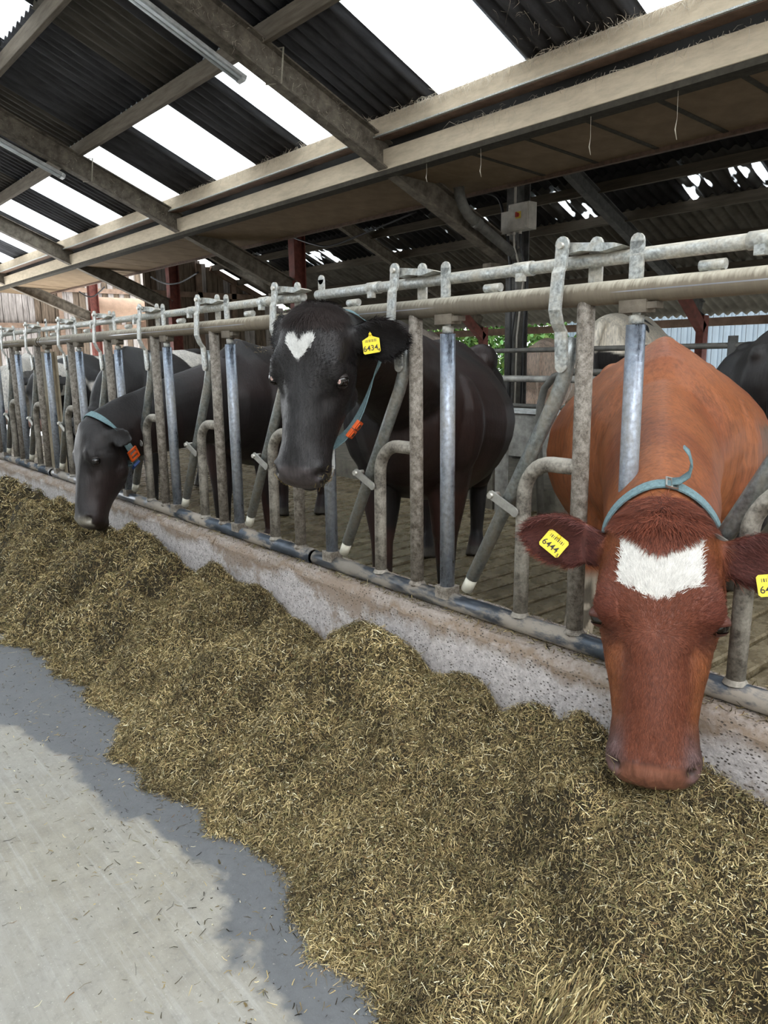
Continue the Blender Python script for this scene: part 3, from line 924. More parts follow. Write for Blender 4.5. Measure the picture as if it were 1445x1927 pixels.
def strands(P, nr, n, lmin, lmax, w, lift, seed, dark=0.0, flow=None, spread=1.0):
    rg = np.random.default_rng(seed)
    d = rg.normal(size=(n, 3)) * spread
    if flow is not None:
        d = d + flow
    d = d - nr * (d * nr).sum(1)[:, None] * (1 - .35)
    d /= np.linalg.norm(d, axis=1)[:, None]
    l = rg.uniform(lmin, lmax, n)[:, None] * (rg.random(n) ** 1.3 * .9 + .4)[:, None]
    side = np.cross(d, nr + rg.normal(0, .5, (n, 3)))
    side /= np.linalg.norm(side, axis=1)[:, None] + 1e-9
    ww = (w * rg.uniform(.5, 1.5, n))[:, None]
    big = rg.random(n) < .012
    ww[big] *= 2.3
    bend = nr * (rg.normal(0, .10, n))[:, None] * l + side * (rg.normal(0, .09, n))[:, None] * l
    a = P - d * l * .5
    b = P + bend + nr * lift * l
    c = P + d * l * .5
    v = np.stack([a - side * ww, a + side * ww, b + side * ww, b - side * ww, c + side * ww * .6, c - side * ww * .6], 1).reshape(-1, 3)
    i0 = np.arange(n)[:, None] * 6
    q = np.concatenate([i0 + np.array((0, 1, 2, 3)), i0 + np.array((3, 2, 4, 5))])
    pal = np.array([(.62, .50, .265), (.42, .33, .155), (.265, .20, .088), (.155, .114, .050), (.10, .077, .034), (.055, .042, .020), (.18, .165, .07), (.74, .67, .44), (.17, .10, .045), (.022, .017, .010)])
    pr = np.array([.09, .13, .16, .17, .14, .10, .08, .035, .045, .05])
    c = pal[rg.choice(len(pal), n, p=pr / pr.sum())] * rg.uniform(.75, 1.2, (n, 1)) * (1 - dark)
    return v, q, np.repeat(c, 6, 0)
def chips(P, nr, n, lmin, lmax, w, seed):
    rg = np.random.default_rng(seed)
    d = rg.normal(size=(n, 3))
    d = d - nr * (d * nr).sum(1)[:, None] * .55
    d /= np.linalg.norm(d, axis=1)[:, None]
    side = np.cross(d, nr + rg.normal(0, .7, (n, 3)))
    side /= np.linalg.norm(side, axis=1)[:, None] + 1e-9
    l = (rg.uniform(lmin, lmax, n) * .5)[:, None]
    ww = (w * rg.uniform(.4, 1.7, n))[:, None]
    v = np.stack([P - d * l - side * ww, P - d * l + side * ww, P + d * l + side * ww * .8, P + d * l - side * ww * .8], 1).reshape(-1, 3)
    q = np.arange(4 * n).reshape(n, 4)
    pal = np.array([(.62, .50, .265), (.40, .31, .145), (.245, .183, .080), (.14, .103, .046), (.085, .064, .030), (.042, .032, .016), (.16, .15, .065), (.76, .70, .48), (.018, .014, .009)])
    pr = np.array([.12, .16, .17, .16, .13, .10, .07, .035, .055])
    c = pal[rg.choice(len(pal), n, p=pr / pr.sum())] * rg.uniform(.75, 1.2, (n, 1))
    return v, q, np.repeat(c, 4, 0)

# ------------------------------------------------------------------ cattle
def unit(v):
    v = np.array(v, float)
    return v / np.linalg.norm(v)
HEAD = [  # distance down the face, half width, front, back (metres for a 0.60 m head), squareness
    (-.032, .045, -.080, -.145, 2.0), (-.010, .085, -.045, -.185, 2.1), (.03, .116, -.014, -.215, 2.3), (.09, .130, .000, -.240, 2.6), (.15, .138, .004, -.262, 2.7),
    (.21, .142, .003, -.280, 2.6), (.27, .128, -.003, -.288, 2.5), (.33, .113, -.005, -.278, 2.4), (.39, .102, -.004, -.242, 2.3), (.45, .092, -.004, -.208, 2.3),
    (.50, .096, -.008, -.190, 2.4), (.54, .104, -.013, -.182, 2.6), (.572, .097, -.026, -.175, 2.6), (.594, .074, -.052, -.158, 2.3), (.606, .030, -.085, -.130, 2.0)]
TORSO = [  # along the body, top, bottom, half width, narrowing towards the spine
    (-.93, 1.22, 1.00, .07, 0), (-.88, 1.33, .86, .17, .1), (-.74, 1.395, .70, .25, .25), (-.50, 1.425, .62, .29, .28), (-.25, 1.41, .56, .37, .38), (0.0, 1.395, .53, .42, .42),
    (.22, 1.395, .54, .40, .45), (.42, 1.425, .58, .335, .60), (.56, 1.440, .63, .285, .72), (.70, 1.37, .70, .235, .5), (.82, 1.26, .78, .17, .3), (.90, 1.14, .88, .08, .1)]
def sup(c, e):
    return math.copysign(abs(c) ** (2.0 / e), c)

def build_cow(name, label, spec):
    """one continuous body: loft pieces are fused by a voxel remesh, then sculpted and coloured point by point"""
    O = np.array((spec['at'][0], spec['at'][1], spec.get('ground', 0.0)))
    F = unit((spec['face'][0], spec['face'][1], 0))
    Lf = np.array((-F[1], F[0], 0))
    Zv = np.array((0, 0, 1.0))
    kb = spec.get('size', 1.0)
    kw = spec.get('girth', 1.0)
    loc = lambda f, s, z: O + kb * (F * f + Lf * s + Zv * z)
    mb = MB()
    # torso
    rings = []
    for f, zt, zb, hw, nar in TORSO:
        mid, half = (zt + zb) / 2, (zt - zb) / 2
        r = []
        for k in range(32):
            th = 2 * PI * k / 32
            s = sup(math.cos(th), 2.25)
            n = sup(math.sin(th), 2.1)
            w = hw * kw * (1 - nar * max(0, n) ** 2.2 - 0.12 * max(0, -n) ** 2)
            r.append(loc(f, s * w, mid + n * half))
        rings.append(r)
    mb.loft(rings)
    for sgn in (-1, 1):
        hk = spec.get('hooks', (.20, 1.26, .075)); c = loc(-.44, sgn * hk[0], hk[1]); mb.ball(c, hk[2] * kb)              # hook bones
        c = loc(-.86, sgn * .10, 1.265); mb.ball(c, .05 * kb)             # pin bones
        c = loc(.52, sgn * .19, .98); mb.ball(c, .20 * kb, 14, 10, (.85, .85, 1.35))   # shoulder
        c = loc(-.58, sgn * .17, 1.02); mb.ball(c, .24 * kb, 14, 10, (.85, .85, 1.2))  # thigh
    st = spec.get('stance', (0, 0, 0, 0))
    for i, sgn in enumerate((-1, 1)):
        d = st[i]
        w_ = spec.get('splay', (0, 0))[i]
        mb.tube([loc(.52, sgn * .17, .92), loc(.50 + d * .2, sgn * (.17 + w_ * .25), .70), loc(.53 + d * .7, sgn * (.155 + w_ * .7), .42), loc(.53 + d * .9, sgn * (.155 + w_ * .75), .38), loc(.53 + d, sgn * (.155 + w_), .14), loc(.55 + d, sgn * (.155 + w_), .09), loc(.575 + d, sgn * (.155 + w_), .0)],
                [x * kb for x in (.15, .115, .068, .062, .043, .052, .066)], 14)
        d = st[2 + i]
        mb.tube([loc(-.58, sgn * .17, 1.0), loc(-.47 + d * .3, sgn * .185, .76), loc(-.66 + d * .7, sgn * .17, .54), loc(-.74 + d * .8, sgn * .165, .47), loc(-.71 + d, sgn * .16, .16), loc(-.68 + d, sgn * .16, .09), loc(-.655 + d, sgn * .16, .0)],
                [x * kb for x in (.2, .155, .085, .062, .046, .054, .068)], 14)
    c = loc(-.42, 0, .60); mb.ball(c, .19 * kb, 14, 10, (1.1, 1.0, .85))   # udder
    # tail
    tl = [loc(-.88, 0, 1.33), loc(-.965, 0, 1.30), loc(-1.0, .01, 1.15), loc(-.985, .015, .9), loc(-.97, .02, .62)]
    mb.tube(tl, [x * kb for x in (.05, .038, .027, .022, .02)], 10)
    mb.ball(tl[-1] - (0, 0, .12), .04 * kb, 10, 8, (1, 1, 3))
    # head frame
    poll = np.array(spec['poll'], float)
    muz = np.array(spec['muzzle'], float)
    Lh = np.linalg.norm(muz - poll)
    U = (muz - poll) / Lh
    N = np.array(spec['normal'], float)
    N = unit(N - U * (N @ U))
    S = np.cross(N, U)
    kh = Lh / 0.60
    H = lambda u, s, n: poll + kh * (U * u + S * s + N * n)
    rings = []
    for u, hw, nf, nb, e in HEAD:
        mid, half = (nf + nb) / 2, (nf - nb) / 2
        nose = min(1, max(0, (u - .24) / .10)) * (1 - min(1, max(0, (u - .47) / .06)))
        r = []
        for k in range(32):
            th = 2 * PI * k / 32
            s = sup(math.cos(th), e)
            n = sup(math.sin(th), e)
            w = hw * (1 - .40 * max(0, -n) ** 1.5 - nose * .30 * max(0, n) ** 1.6)
            r.append(H(u, s * w, mid + n * half))
        rings.append(r)
    mb.loft(rings)
    for sgn in (-1, 1):
        mb.ball(H(.212, sgn * .096, -.058), .047 * kh)
        mb.ball(H(.185, sgn * .086, -.055), .049 * kh)
        mb.ball(H(.155, sgn * .082, -.06), .050 * kh)                 # brow
        mb.ball(H(.27, sgn * .058, -.205), .066 * kh, 14, 10, (1, 1, 1))            # jaw muscle
        mb.tube([H(.085, sgn * .075, -.115), H(.080, sgn * .130, -.125)], [.055 * kh, .040 * kh], 12)   # ear root
    mb.ball(H(.565, 0, -.145), .05 * kh, 12, 8)                          # chin
    # neck
    NB = loc(.50, 0, 1.06)
    J = H(.10, 0, -.135)
    nd = unit(-N * spec.get('nape', (.8, .55))[0] - U * spec.get('nape', (.8, .55))[1])
    P1 = loc(.50 + spec.get('reach', .42), 0, 1.06 + spec.get('rise', 0.0))
    P2 = J + nd * spec.get('throw', .24)
    bez = lambda t: (1 - t) ** 3 * NB + 3 * (1 - t) ** 2 * t * P1 + 3 * (1 - t) * t * t * P2 + t ** 3 * J
    dbez = lambda t: unit(3 * (1 - t) ** 2 * (P1 - NB) + 6 * (1 - t) * t * (P2 - P1) + 3 * t * t * (J - P2))
    rings = []
    nt_ = 12
    for i in range(nt_ + 1):
        t = i / nt_
        tg = dbez(t)
        sd = unit(Lf * (1 - t) + S * t)
        sd = unit(sd - tg * (sd @ tg))
        up = np.cross(tg, sd)
        if up[2] < 0 and abs(up[2]) > .2:
            pass
        a = (.31 * (1 - t) ** 1.3 + spec.get('necka', .150) * (1 - (1 - t) ** 1.3)) * kb
        b = (.185 * (1 - t) ** 1.2 + .100 * (1 - (1 - t) ** 1.2)) * kb * spec.get('neckw', 1.0)
        r = []
        for k in range(24):
            th = 2 * PI * k / 24
            q = math.sin(th)
            r.append(bez(t) + sd * b * math.cos(th) * (1 - .25 * abs(q) ** 2) + up * a * q)
        rings.append(r)
    mb.loft(rings)
    # ears
    ears = []
    for sgn, key in ((-1, 'ear_r'), (1, 'ear_l')):
        ds, du, dn = spec[key][:3]
        d = unit(S * ds + U * du + N * dn)
        q = spec[key][3:6]
        fn = unit(S * q[0] + U * q[1] + N * q[2])
        fn = unit(fn - d * (fn @ d))
        wv = np.cross(d, fn)
        base = H(.078, sgn * .120, -.125)
        ln = spec.get('earlen', .20) * kh
        rings = []
        for t, w, th in ((0, .030, .030), (.14, .038, .026), (.30, .053, .018), (.48, .061, .014), (.66, .058, .0125), (.82, .045, .012), (.93, .028, .0115), (1.0, .010, .008)):
            c = base + d * ln * t - fn * .012 * math.sin(PI * t)
            cv = .022 * min(1, t / .3)
            r = []
            for k in range(16):
                a = 2 * PI * k / 16
                x = math.cos(a)
                r.append(c + kh * (wv * w * spec.get('earw', 1.0) * x + fn * (th * math.sin(a) + cv * x * x)))
            rings.append(r)
        mb.loft(rings)
        ears.append((base, d, ln, fn, wv))
    src = mb.mesh('body')
    tmp = bpy.data.objects.new('tmp', src)
    COL.objects.link(tmp)
    rm = tmp.modifiers.new('r', 'REMESH')
    rm.mode = 'VOXEL'
    rm.voxel_size = spec.get('voxel', .02)
    rm.adaptivity = 0
    sm = tmp.modifiers.new('s', 'SMOOTH')
    sm.factor = 0.5
    sm.iterations = spec.get('smooth', 4)
    dg = bpy.context.evaluated_depsgraph_get()
    me = bpy.data.meshes.new_from_object(tmp.evaluated_get(dg), depsgraph=dg)
    bpy.data.objects.remove(tmp)
    bpy.data.meshes.remove(src)
    me.name = 'body'
    nv = len(me.vertices)
    V = np.empty(nv * 3, np.float32)
    me.vertices.foreach_get('co', V)
    V = V.reshape(-1, 3).astype(float)
    def hc(P):
        q = (P - poll) / kh
        return q @ U, q @ S, q @ N
    # sculpting by soft pushes in head coordinates
    if spec.get('detail', True):
        u, s, n = hc(V)
        disp = np.zeros_like(V)
        def push(cu, cs, cn, r, du, ds, dn, pw=2.0):
            for sg in ((1,) if cs == 0 else (-1, 1)):
                d2 = ((u - cu) ** 2 + (s - sg * cs) ** 2 + (n - cn) ** 2) / (r * r)
                g = np.exp(-d2 * pw)
                disp[:] += (g * kh)[:, None] * (U * du + S * (sg * ds) + N * dn)
        for k in range(7):                                  # crease running down from the inner corner of the eye
            push(.252 + .016 * k, .104 - .0035 * k, -.022 - .002 * k, .017, 0, -.0035, -.0065)
            push(.262 + .016 * k, .084 - .0030 * k, -.006, .016, 0, 0, .0022)
        push(.305, .098, -.03, .045, 0, -.013, -.010)      # hollow below the eye
        push(.265, .085, -.005, .030, 0, -.006, -.010)
        push(.228, .140, -.060, .024, 0, -.006, 0)          # socket
        push(.180, .118, -.025, .035, 0, .004, .007)         # brow ridge
        push(.335, .110, -.085, .05, 0, .008, 0)            # cheek crest
        push(.40, .055, -.004, .03, 0, .0, .004)            # edges of the nasal bone
        push(.20, 0, 0, .08, 0, 0, -.006)                   # dished forehead
        push(.02, 0, -.02, .06, -.006, 0, .010)             # poll bump
        push(.550, .080, -.052, .021, -.002, -.024, -.020)   # nostrils
        push(.527, .084, -.045, .020, 0, .007, .006)
        push(.548, .040, -.020, .022, 0, 0, .007)
        push(.578, .075, -.115, .022, 0, -.008, 0)          # corner of the mouth
        for k in range(3):
            push(.490 + .012 * k, 0, -.004, .012, 0, 0, -.0035)
        g = np.exp(-((n + .118 + .1 * np.clip(.58 - u, 0, .2)) / .008) ** 2) * (u > .50) * (u < .62)
        disp[:] -= (g * .006 * kh)[:, None] * (N * 0 + U * .6 + S * np.sign(s)[:, None] * .6)
        V = V + disp
        u, s, n = hc(V)
        # skin wrinkles round the eye and hair-scale unevenness
        me.vertices.foreach_set('co', V.astype(np.float32).ravel())
        nr = np.empty(nv * 3, np.float32)
        me.vertices.foreach_get('normal', nr)
        nr = nr.reshape(-1, 3)
        re = np.minimum(np.hypot(u - .225, s - .13), np.hypot(u - .225, s + .13))
        wr = np.sin(re * 420 + vnoise(V, 30, 3) * 4) * np.exp(-((re - .055) / .022) ** 2) * .0016
        V = V + nr * wr[:, None]
    # gentle unevenness of the body
    lump = (vnoise(V, 5, 2) - .5) * .010 + (vnoise(V, 11, 4) - .5) * .004
    u, s, n = hc(V)
    far_from_head = np.clip((np.linalg.norm(V - H(.3, 0, -.1), axis=1) - .35) / .2, 0, 1)
    me.vertices.foreach_set('co', V.astype(np.float32).ravel())
    me.update()
    nr = np.empty(nv * 3, np.float32)
    me.vertices.foreach_get('normal', nr)
    nr = nr.reshape(-1, 3).astype(float)
    V = V + nr * (lump * far_from_head)[:, None]
    root = thing(name, tuple(O), label, 'cow', 'cows in the barn')
    q = (V - O) / kb
    f_, s_, z_ = q @ F, q @ Lf, q[:, 2]
    # which points are ear, and which of those face forward
    ear = np.zeros(nv)
    inner = np.zeros(nv)
    for base, d, ln, fn, wv in ears:
        r = V - base
        t = r @ d / ln
        off = np.linalg.norm(r - np.outer(t * ln, d), axis=1)
        e = np.clip((t - .02) / .15, 0, 1) * (t < 1.25) * (off < .09 * kh)
        ear = np.maximum(ear, e)
        inner = np.maximum(inner, e * np.clip(((nr @ fn) - .15) / .4, 0, 1))
    ctx = dict(u=u, s=s, n=n, f=f_, l=s_, z=z_, V=V, nr=nr, ear=ear, inner=inner,
               head=((u > -.06) & (u < .63) & (np.abs(s) < .18) & (n > -.33) & (n < .06)))
    col = spec['coat'](ctx)
    hoof = np.clip((.085 - z_) / .02, 0, 1)[:, None]
    col = col * (1 - hoof) + np.array((.045, .038, .03)) * hoof
    a = me.attributes.new('coat', 'FLOAT_COLOR', 'POINT')
    cc = np.ones((nv, 4), np.float32)
    cc[:, :3] = np.clip(col, 0, 1)
    a.data.foreach_set('color', cc.ravel())
    me.vertices.foreach_set('co', (V - O).astype(np.float32).ravel())
    me.polygons.foreach_set('use_smooth', np.ones(len(me.polygons), bool))
    me.update()
    body = link('body', me, M['coat'], root)
    K = dict(root=root, body=body, O=O, F=F, Lf=Lf, U=U, S=S, N=N, H=H, kh=kh, kb=kb, hc=hc, bez=bez, dbez=dbez, ears=ears, V=V, nr=nr, col=col, me=me, loc=loc, u=u, s=s, n=n, ear=ear)
    return K

def add_eyes(K, lid=.3, sclera=False, col=(.03, .02, .015), outward=(0, 1, .25), skip=()):
    H, S, U, N, kh = K['H'], K['S'], K['U'], K['N'], K['kh']
    for sg in (-1, 1):
        if sg in skip:
            continue
        c = H(.234, sg * .1235, -.064)
        r = .0255 * kh
        e = thing('eye', tuple(c - K['O']))
        e.parent = K['root']
        obj('eyeball', MB().ball(c, r, 20, 14), M['eye'], e)
        if sclera:
            m_ = MB()
            d0 = unit(S * sg * .12 + N * .95 + U * .25)
            rings = []
            a0 = unit(np.cross(d0, U)); b0 = np.cross(d0, a0)
            for th in (.05, .15, .26, .33):
                rings.append([c + r * 1.012 * (d0 * math.cos(th) + math.sin(th) * (a0 * math.cos(2*PI*k/14) * .75 + b0 * math.sin(2*PI*k/14))) for k in range(14)])
            obj('eye_white', m_.loft(rings[::-1], cap=False), M['sclera'], e)
        # lids: bands of a slightly larger ball above and below the opening
        upv = unit(-U + N * .25)
        out = unit(S * sg + N * .45)
        ax = unit(np.cross(upv, out))
        for nm, a0, a1, rr in (('upper_lid', lid, 1.45, 1.10), ('lower_lid', -1.45, -.66, 1.08)):
            m_ = MB()
            rings = []
            for i in range(7):
                a = a0 + (a1 - a0) * i / 6
                row = []
                for k in range(13):
                    b = -1.35 + 2.7 * k / 12
                    # lid edge curves to meet at the corners
                    aa = a * (math.cos(b) ** .6 if i == 0 else 1)
                    d = out * math.cos(aa) * math.cos(b) + upv * math.sin(aa) + ax * math.sin(b) * math.cos(aa)
                    row.append(c + r * rr * unit(d))
                rings.append(row)
            v = np.array(rings).reshape(-1, 3)
            inn = c + (v - c) * .9
            fcs = []
            for i in range(6):
                for k in range(12):
                    p = i * 13 + k
                    fcs.append((p, p + 1, p + 14, p + 13))
                    fcs.append((91 + p + 13, 91 + p + 14, 91 + p + 1, 91 + p))
            for k in range(12):
                fcs.append((k, 91 + k, 91 + k + 1, k + 1))
            m_.add(np.concatenate([v, inn]), fcs, True)
            me = m_.mesh(nm, K['O'] + (c - K['O']))
            a = me.attributes.new('coat', 'FLOAT_COLOR', 'POINT')
            a.data.foreach_set('color', np.tile(np.array((*col, 1), np.float32), len(me.vertices)))
            link(nm, me, M['coat'], e)

def add_fur(K, count, sel, length, flow, lift=.35, width=.0011, shade=.25, name='hair', col=None, seed=1, curl=0.0):
    """short real hairs rooted on the skin, lying along a flow field"""
    rg = np.random.default_rng(seed)
    idx = np.nonzero(sel)[0]
    if len(idx) == 0:
        return
    i = rg.choice(idx, count)
    P = K['V'][i] + rg.normal(0, .004, (count, 3))
    nr = K['nr'][i]
    P = P - nr * ((P - K['V'][i]) * nr).sum(1)[:, None] - nr * .001
    d = flow(P, i) + rg.normal(0, .28, (count, 3))
    d = d - nr * (d * nr).sum(1)[:, None]
    d /= np.linalg.norm(d, axis=1)[:, None] + 1e-9
    l = length * rg.uniform(.6, 1.25, count)[:, None] if np.isscalar(length) else (length[i] * rg.uniform(.6, 1.25, count))[:, None]
    w = np.cross(d, nr) * width
    m = P + d * l * .55 + nr * l * lift * .55
    t = P + d * l + nr * l * lift * (.7 - curl)
    v = np.stack([P - w, P + w, m + w * .8, m - w * .8, t - w * .15, t + w * .15], 1).reshape(-1, 3)
    b = np.arange(count)[:, None] * 6
    q = np.concatenate([b + np.array((0, 1, 2, 3)), b + np.array((3, 2, 5, 4))])
    c = (K['col'][i] if col is None else np.tile(np.array(col), (count, 1))) * rg.uniform(1 - shade, 1 + shade, (count, 1))
    me = np_mesh(name, v - K['O'], q, np.clip(np.repeat(c, 6, 0), 0, 1), 'coat')
    o = link(name, me, M['fur'], K['root'], kind='stuff')
    return o

def add_collar(K, centre, normal, width=.042, off=.006, name='collar', a0=0.0, a1=2 * PI, mat='strap', seg=64, sag=0.0):
    c = np.array(centre, float)
    nrm = unit(normal)
    bv = BVHTree.FromPolygons([tuple(p) for p in K['V']], [tuple(p.vertices) for p in K['me'].polygons])
    e1 = unit(np.cross(nrm, (0, 0, 1)) if abs(nrm[2]) < .95 else np.cross(nrm, (1, 0, 0)))
    e2 = np.cross(e1, nrm)
    if e2[2] < 0:
        e2 = -e2
    rad = np.zeros((3, seg))
    offs = (-width / 2, 0.0, width / 2)
    for j, o in enumerate(offs):
        for k in range(seg):
            a = 2 * PI * k / seg
            d = e1 * math.cos(a) + e2 * math.sin(a)
            hit = bv.ray_cast(Vector(c + nrm * o), Vector(d), 1.0)
            rad[j, k] = hit[3] if hit[3] is not None else .16
    # a strap spans hollows: take a running maximum, then smooth
    for _ in range(2):
        rad = np.maximum(rad, .5 * (np.roll(rad, 2, 1) + np.roll(rad, -2, 1)))
    for _ in range(3):
        rad = (np.roll(rad, 1, 1) + rad * 2 + np.roll(rad, -1, 1)) / 4
    for k in range(seg):
        a = 2 * PI * k / seg
        dz = (e1 * math.cos(a) + e2 * math.sin(a))[2]
        rad[:, k] += sag * max(0, .25 - dz) ** 1.2
    rings = []
    pts = []
    full = abs(a1 - a0) > 6.2
    ks = list(range(seg)) + [0]
    for k in ks:
        a = 2 * PI * k / seg
        d = e1 * math.cos(a) + e2 * math.sin(a)
        r = [rad[j, k] + off for j in range(3)]
        p = [c + nrm * offs[j] + d * r[j] for j in range(3)]
        q = [c + nrm * offs[j] + d * (r[j] + .0042) for j in (2, 1, 0)]
        rings.append(p + q)
        pts.append(c + d * (r[1] + .0042))
    o = obj(name, MB().loft(rings, cap=False, smooth=False), M[mat], K['root'])
    return o, pts, (e1, e2, nrm), rad, c

def frame_box(mb, c, ex, ey, ez, sx, sy, sz, bev=.0):
    c = np.array(c, float)
    v = []
    for z in (-1, 1):
        for x, y in ((-1, -1), (1, -1), (1, 1), (-1, 1)):
            v.append(c + ex * sx / 2 * x + ey * sy / 2 * y + ez * sz / 2 * z)
    return mb.add(v, [(0, 3, 2, 1), (4, 5, 6, 7), (0, 1, 5, 4), (1, 2, 6, 5), (2, 3, 7, 6), (3, 0, 4, 7)])

def text_mesh(body, size, bold=0.0):
    cu = bpy.data.curves.new('text', 'FONT')
    cu.body = body
    cu.size = size
    cu.align_x = 'CENTER'
    cu.align_y = 'CENTER'
    cu.offset = bold
    cu.extrude = 0.0004
    o = bpy.data.objects.new('t', cu)
    COL.objects.link(o)
    dg = bpy.context.evaluated_depsgraph_get()
    me = bpy.data.meshes.new_from_object(o.evaluated_get(dg), depsgraph=dg)
    bpy.data.objects.remove(o)
    return me

def add_tag(K, c, right, up, w=.060, h=.050, number='6444', small='5', peak=False):
    """yellow ear tag with its number; right/up give the way the print runs"""
    r = unit(right)
    u_ = unit(np.array(up) - r * (np.array(up) @ r))
    n_ = np.cross(r, u_)
    c = np.array(c, float)
    out = [(-w/2+.005, -h/2), (w/2-.005, -h/2), (w/2, -h/2+.005), (w/2, h/2-.005), (w/2-.005, h/2)]
    if peak:
        out = [(-w/2+.004, -h/2), (w/2-.004, -h/2), (w/2, -h/2+.004), (w/2, h/2-.010), (w*.12, h/2), (0, h/2+.016), (-w*.12, h/2), (-w/2, h/2-.010), (-w/2, -h/2+.004)]
    else:
        out += [(-w/2+.005, h/2), (-w/2, h/2-.005), (-w/2, -h/2+.005)]
    a = [c + r * x + u_ * y - n_ * .001 for x, y in out]
    b = [c + r * x + u_ * y + n_ * .001 for x, y in out]
    t = obj('ear_tag', MB().loft([a, b], smooth=False), M['yellow'], K['root'], label='yellow ear tag printed ' + number)
    mtx = Matrix(((r[0], u_[0], n_[0], 0), (r[1], u_[1], n_[1], 0), (r[2], u_[2], n_[2], 0), (0, 0, 0, 1)))
    def put(txt, x, y, size, nm, bold=0.0):
        me = text_mesh(txt, size, bold)
        p = c + r * x + u_ * y + n_ * .0016 - K['O']
        me.transform(Matrix.Translation(Vector(p)) @ mtx)
        link(nm, me, M['ink'], t)
    put(number, -.003, -h * .20, h * .46, 'tag_number', .0001)
    put(small, w * .42, -h * .36, h * .24, 'tag_digit', .0002)
    bars = MB()
    for k in range(9):
        x = -w * .32 + w * .08 * k
        q = c + r * x + u_ * (h * .24) + n_ * .0012
        frame_box(bars, q, r, u_, n_, w * (.02 + .02 * (k % 2)), h * .16, .0006)
    obj('tag_bars', bars, M['ink'], t)
    st = MB()
    st.ball(c + u_ * (h * (.62 if peak else .40)) + n_ * .002, .0055, 10, 6)
    obj('tag_stud', st, M['yellow'], t)
    return t

def blend(a, b, m):
    return a * (1 - m[:, None]) + np.array(b) * m[:, None]
def base_col(n, c):
    return np.tile(np.array(c, float), (n, 1))
def sstep(x, a, b):
    t = np.clip((x - a) / (b - a), 0, 1)
    return t * t * (3 - 2 * t)

# --- the red-brown cow with the white forehead patch
def coat_red(k):
    V, u, s, n = k['V'], k['u'], k['s'], k['n']
    c = base_col(len(V), (.222, .073, .0265))
    c = blend(c, (.175, .052, .021), sstep(vnoise(V, 4.5, 8), .45, .75) * .7)
    # paler back, darker withers
    c = blend(c, (.31, .130, .072), sstep(k['z'], 1.22, 1.40) * .55 * (k['f'] < .7))
    c = blend(c, (.15, .048, .024), np.exp(-((k['f'] - .66) / .10) ** 2 - ((k['l']) / .10) ** 2) * sstep(k['z'], 1.05, 1.25) * .75)
    sock = sstep(.58 - k['z'], 0, .06) * (k['l'] < -.12) * (k['f'] > .3)
    c = blend(c, (.40, .36, .29), sock * .9)
    c = blend(c, (.07, .06, .045), sock * sstep(vnoise(V, 26, 17), .42, .52) * .85)
    mud = sstep(vnoise(V, 9, 5), .46, .66) * np.exp(-((k['f'] - .12) / .30) ** 2) * np.exp(-((k['z'] - 1.10) / .14) ** 2) * (k['l'] > .1)
    c = blend(c, (.085, .06, .04), np.clip(mud * 1.5, 0, .85))
    hd = k['head'] & (k['ear'] < .3)
    front = hd * sstep(n, -.075, -.03)
    c = blend(c, (.118, .034, .018), front * sstep(u, .06, .12) * .9)
    c = blend(c, (.135, .040, .024), front * (1 - sstep(u, .02, .085)))           # brown poll hair
    for sg in (-1, 1):
        c = blend(c, (.125, .037, .024), np.exp(-((u - .215) / .055) ** 2 - ((s - sg * .115) / .035) ** 2) * hd * .85)
        c = blend(c, (.055, .02, .016), np.exp(-((u - .275) / .028) ** 2 - ((s - sg * .098) / .022) ** 2) * hd * .7)
    c = blend(c, (.115, .070, .066), hd * sstep(u, .42, .52) * sstep(np.abs(s), .045, .078) * .95)   # mauve-grey sides of the muzzle
    c = blend(c, (.205, .085, .055), hd * sstep(u, .535, .56) * (1 - sstep(np.abs(s), .05, .085)))
    c = blend(c, (.012, .008, .007), np.exp(-((u - .552) / .011) ** 2 - ((np.abs(s) - .076) / .013) ** 2) * hd * .9)  # nostril hollows: their shade put into the coat colour
    c = blend(c, (.05, .025, .022), np.exp(-((u - .540) / .006) ** 2) * (np.abs(s) < .06) * hd * (n > -.06) * .6)  # crease above the nose pad: its shade put in as a dark band
    # white shield on the forehead
    jag = (vnoise(V, 95, 3) - .5) * .016
    low = .192 - .52 * np.maximum(0, np.abs(s + .004) - .008)
    top = .050 + .040 * np.exp(-((s + .002) / .021) ** 2)
    w = sstep(low - u + jag, -.002, .004) * sstep(u - top + jag, -.002, .004) * sstep(.079 - np.abs(s) + jag * .7, -.002, .004) * (n > -.10) * hd
    c = blend(c, (.72, .70, .66), w)
    c = blend(c, (.155, .043, .030), k['ear'] * .8)
    c = blend(c, (.085, .030, .027), k['inner'] * .85)
    return c
RED = dict(at=(-1.78, 3.06), face=(.52, -.854), size=1.0, girth=1.12, poll=(-.88, 1.555, 1.022), muzzle=(-.766, 1.38, .448), normal=(.49, -.87, .28),
           nape=(.72, .62), reach=.36, rise=-.06, throw=.20, voxel=.0085, smooth=6, coat=coat_red, neckw=1.25, earlen=.205, earw=1.14,
           ear_r=(-1, -.24, .10, -.05, .50, .85), ear_l=(1, .06, .06, .05, .40, .90), stance=(.06, -.05, .05, -.04), splay=(.13, .02))
K1 = build_cow('cow', 'red-brown cow with a white forehead patch, head lowered to the silage', RED)
add_eyes(K1, lid=-.05, col=(.075, .026, .018))
H, S_, U_h, N_h = K1['H'], K1['S'], K1['U'], K1['N']
base, d, ln, fn, wv = K1['ears'][0]
add_tag(K1, base + d * ln * .62 + fn * .016 + U_h * .012, S_ * .80 + U_h * .60, -U_h * .80 + S_ * .60, number='6444', small='5')
base, d, ln, fn, wv = K1['ears'][1]
add_tag(K1, base + d * ln * .56 + fn * .014 + U_h * .048, S_ * .97 - U_h * .15, -U_h * .97 - S_ * .15, number='6444', small='5')
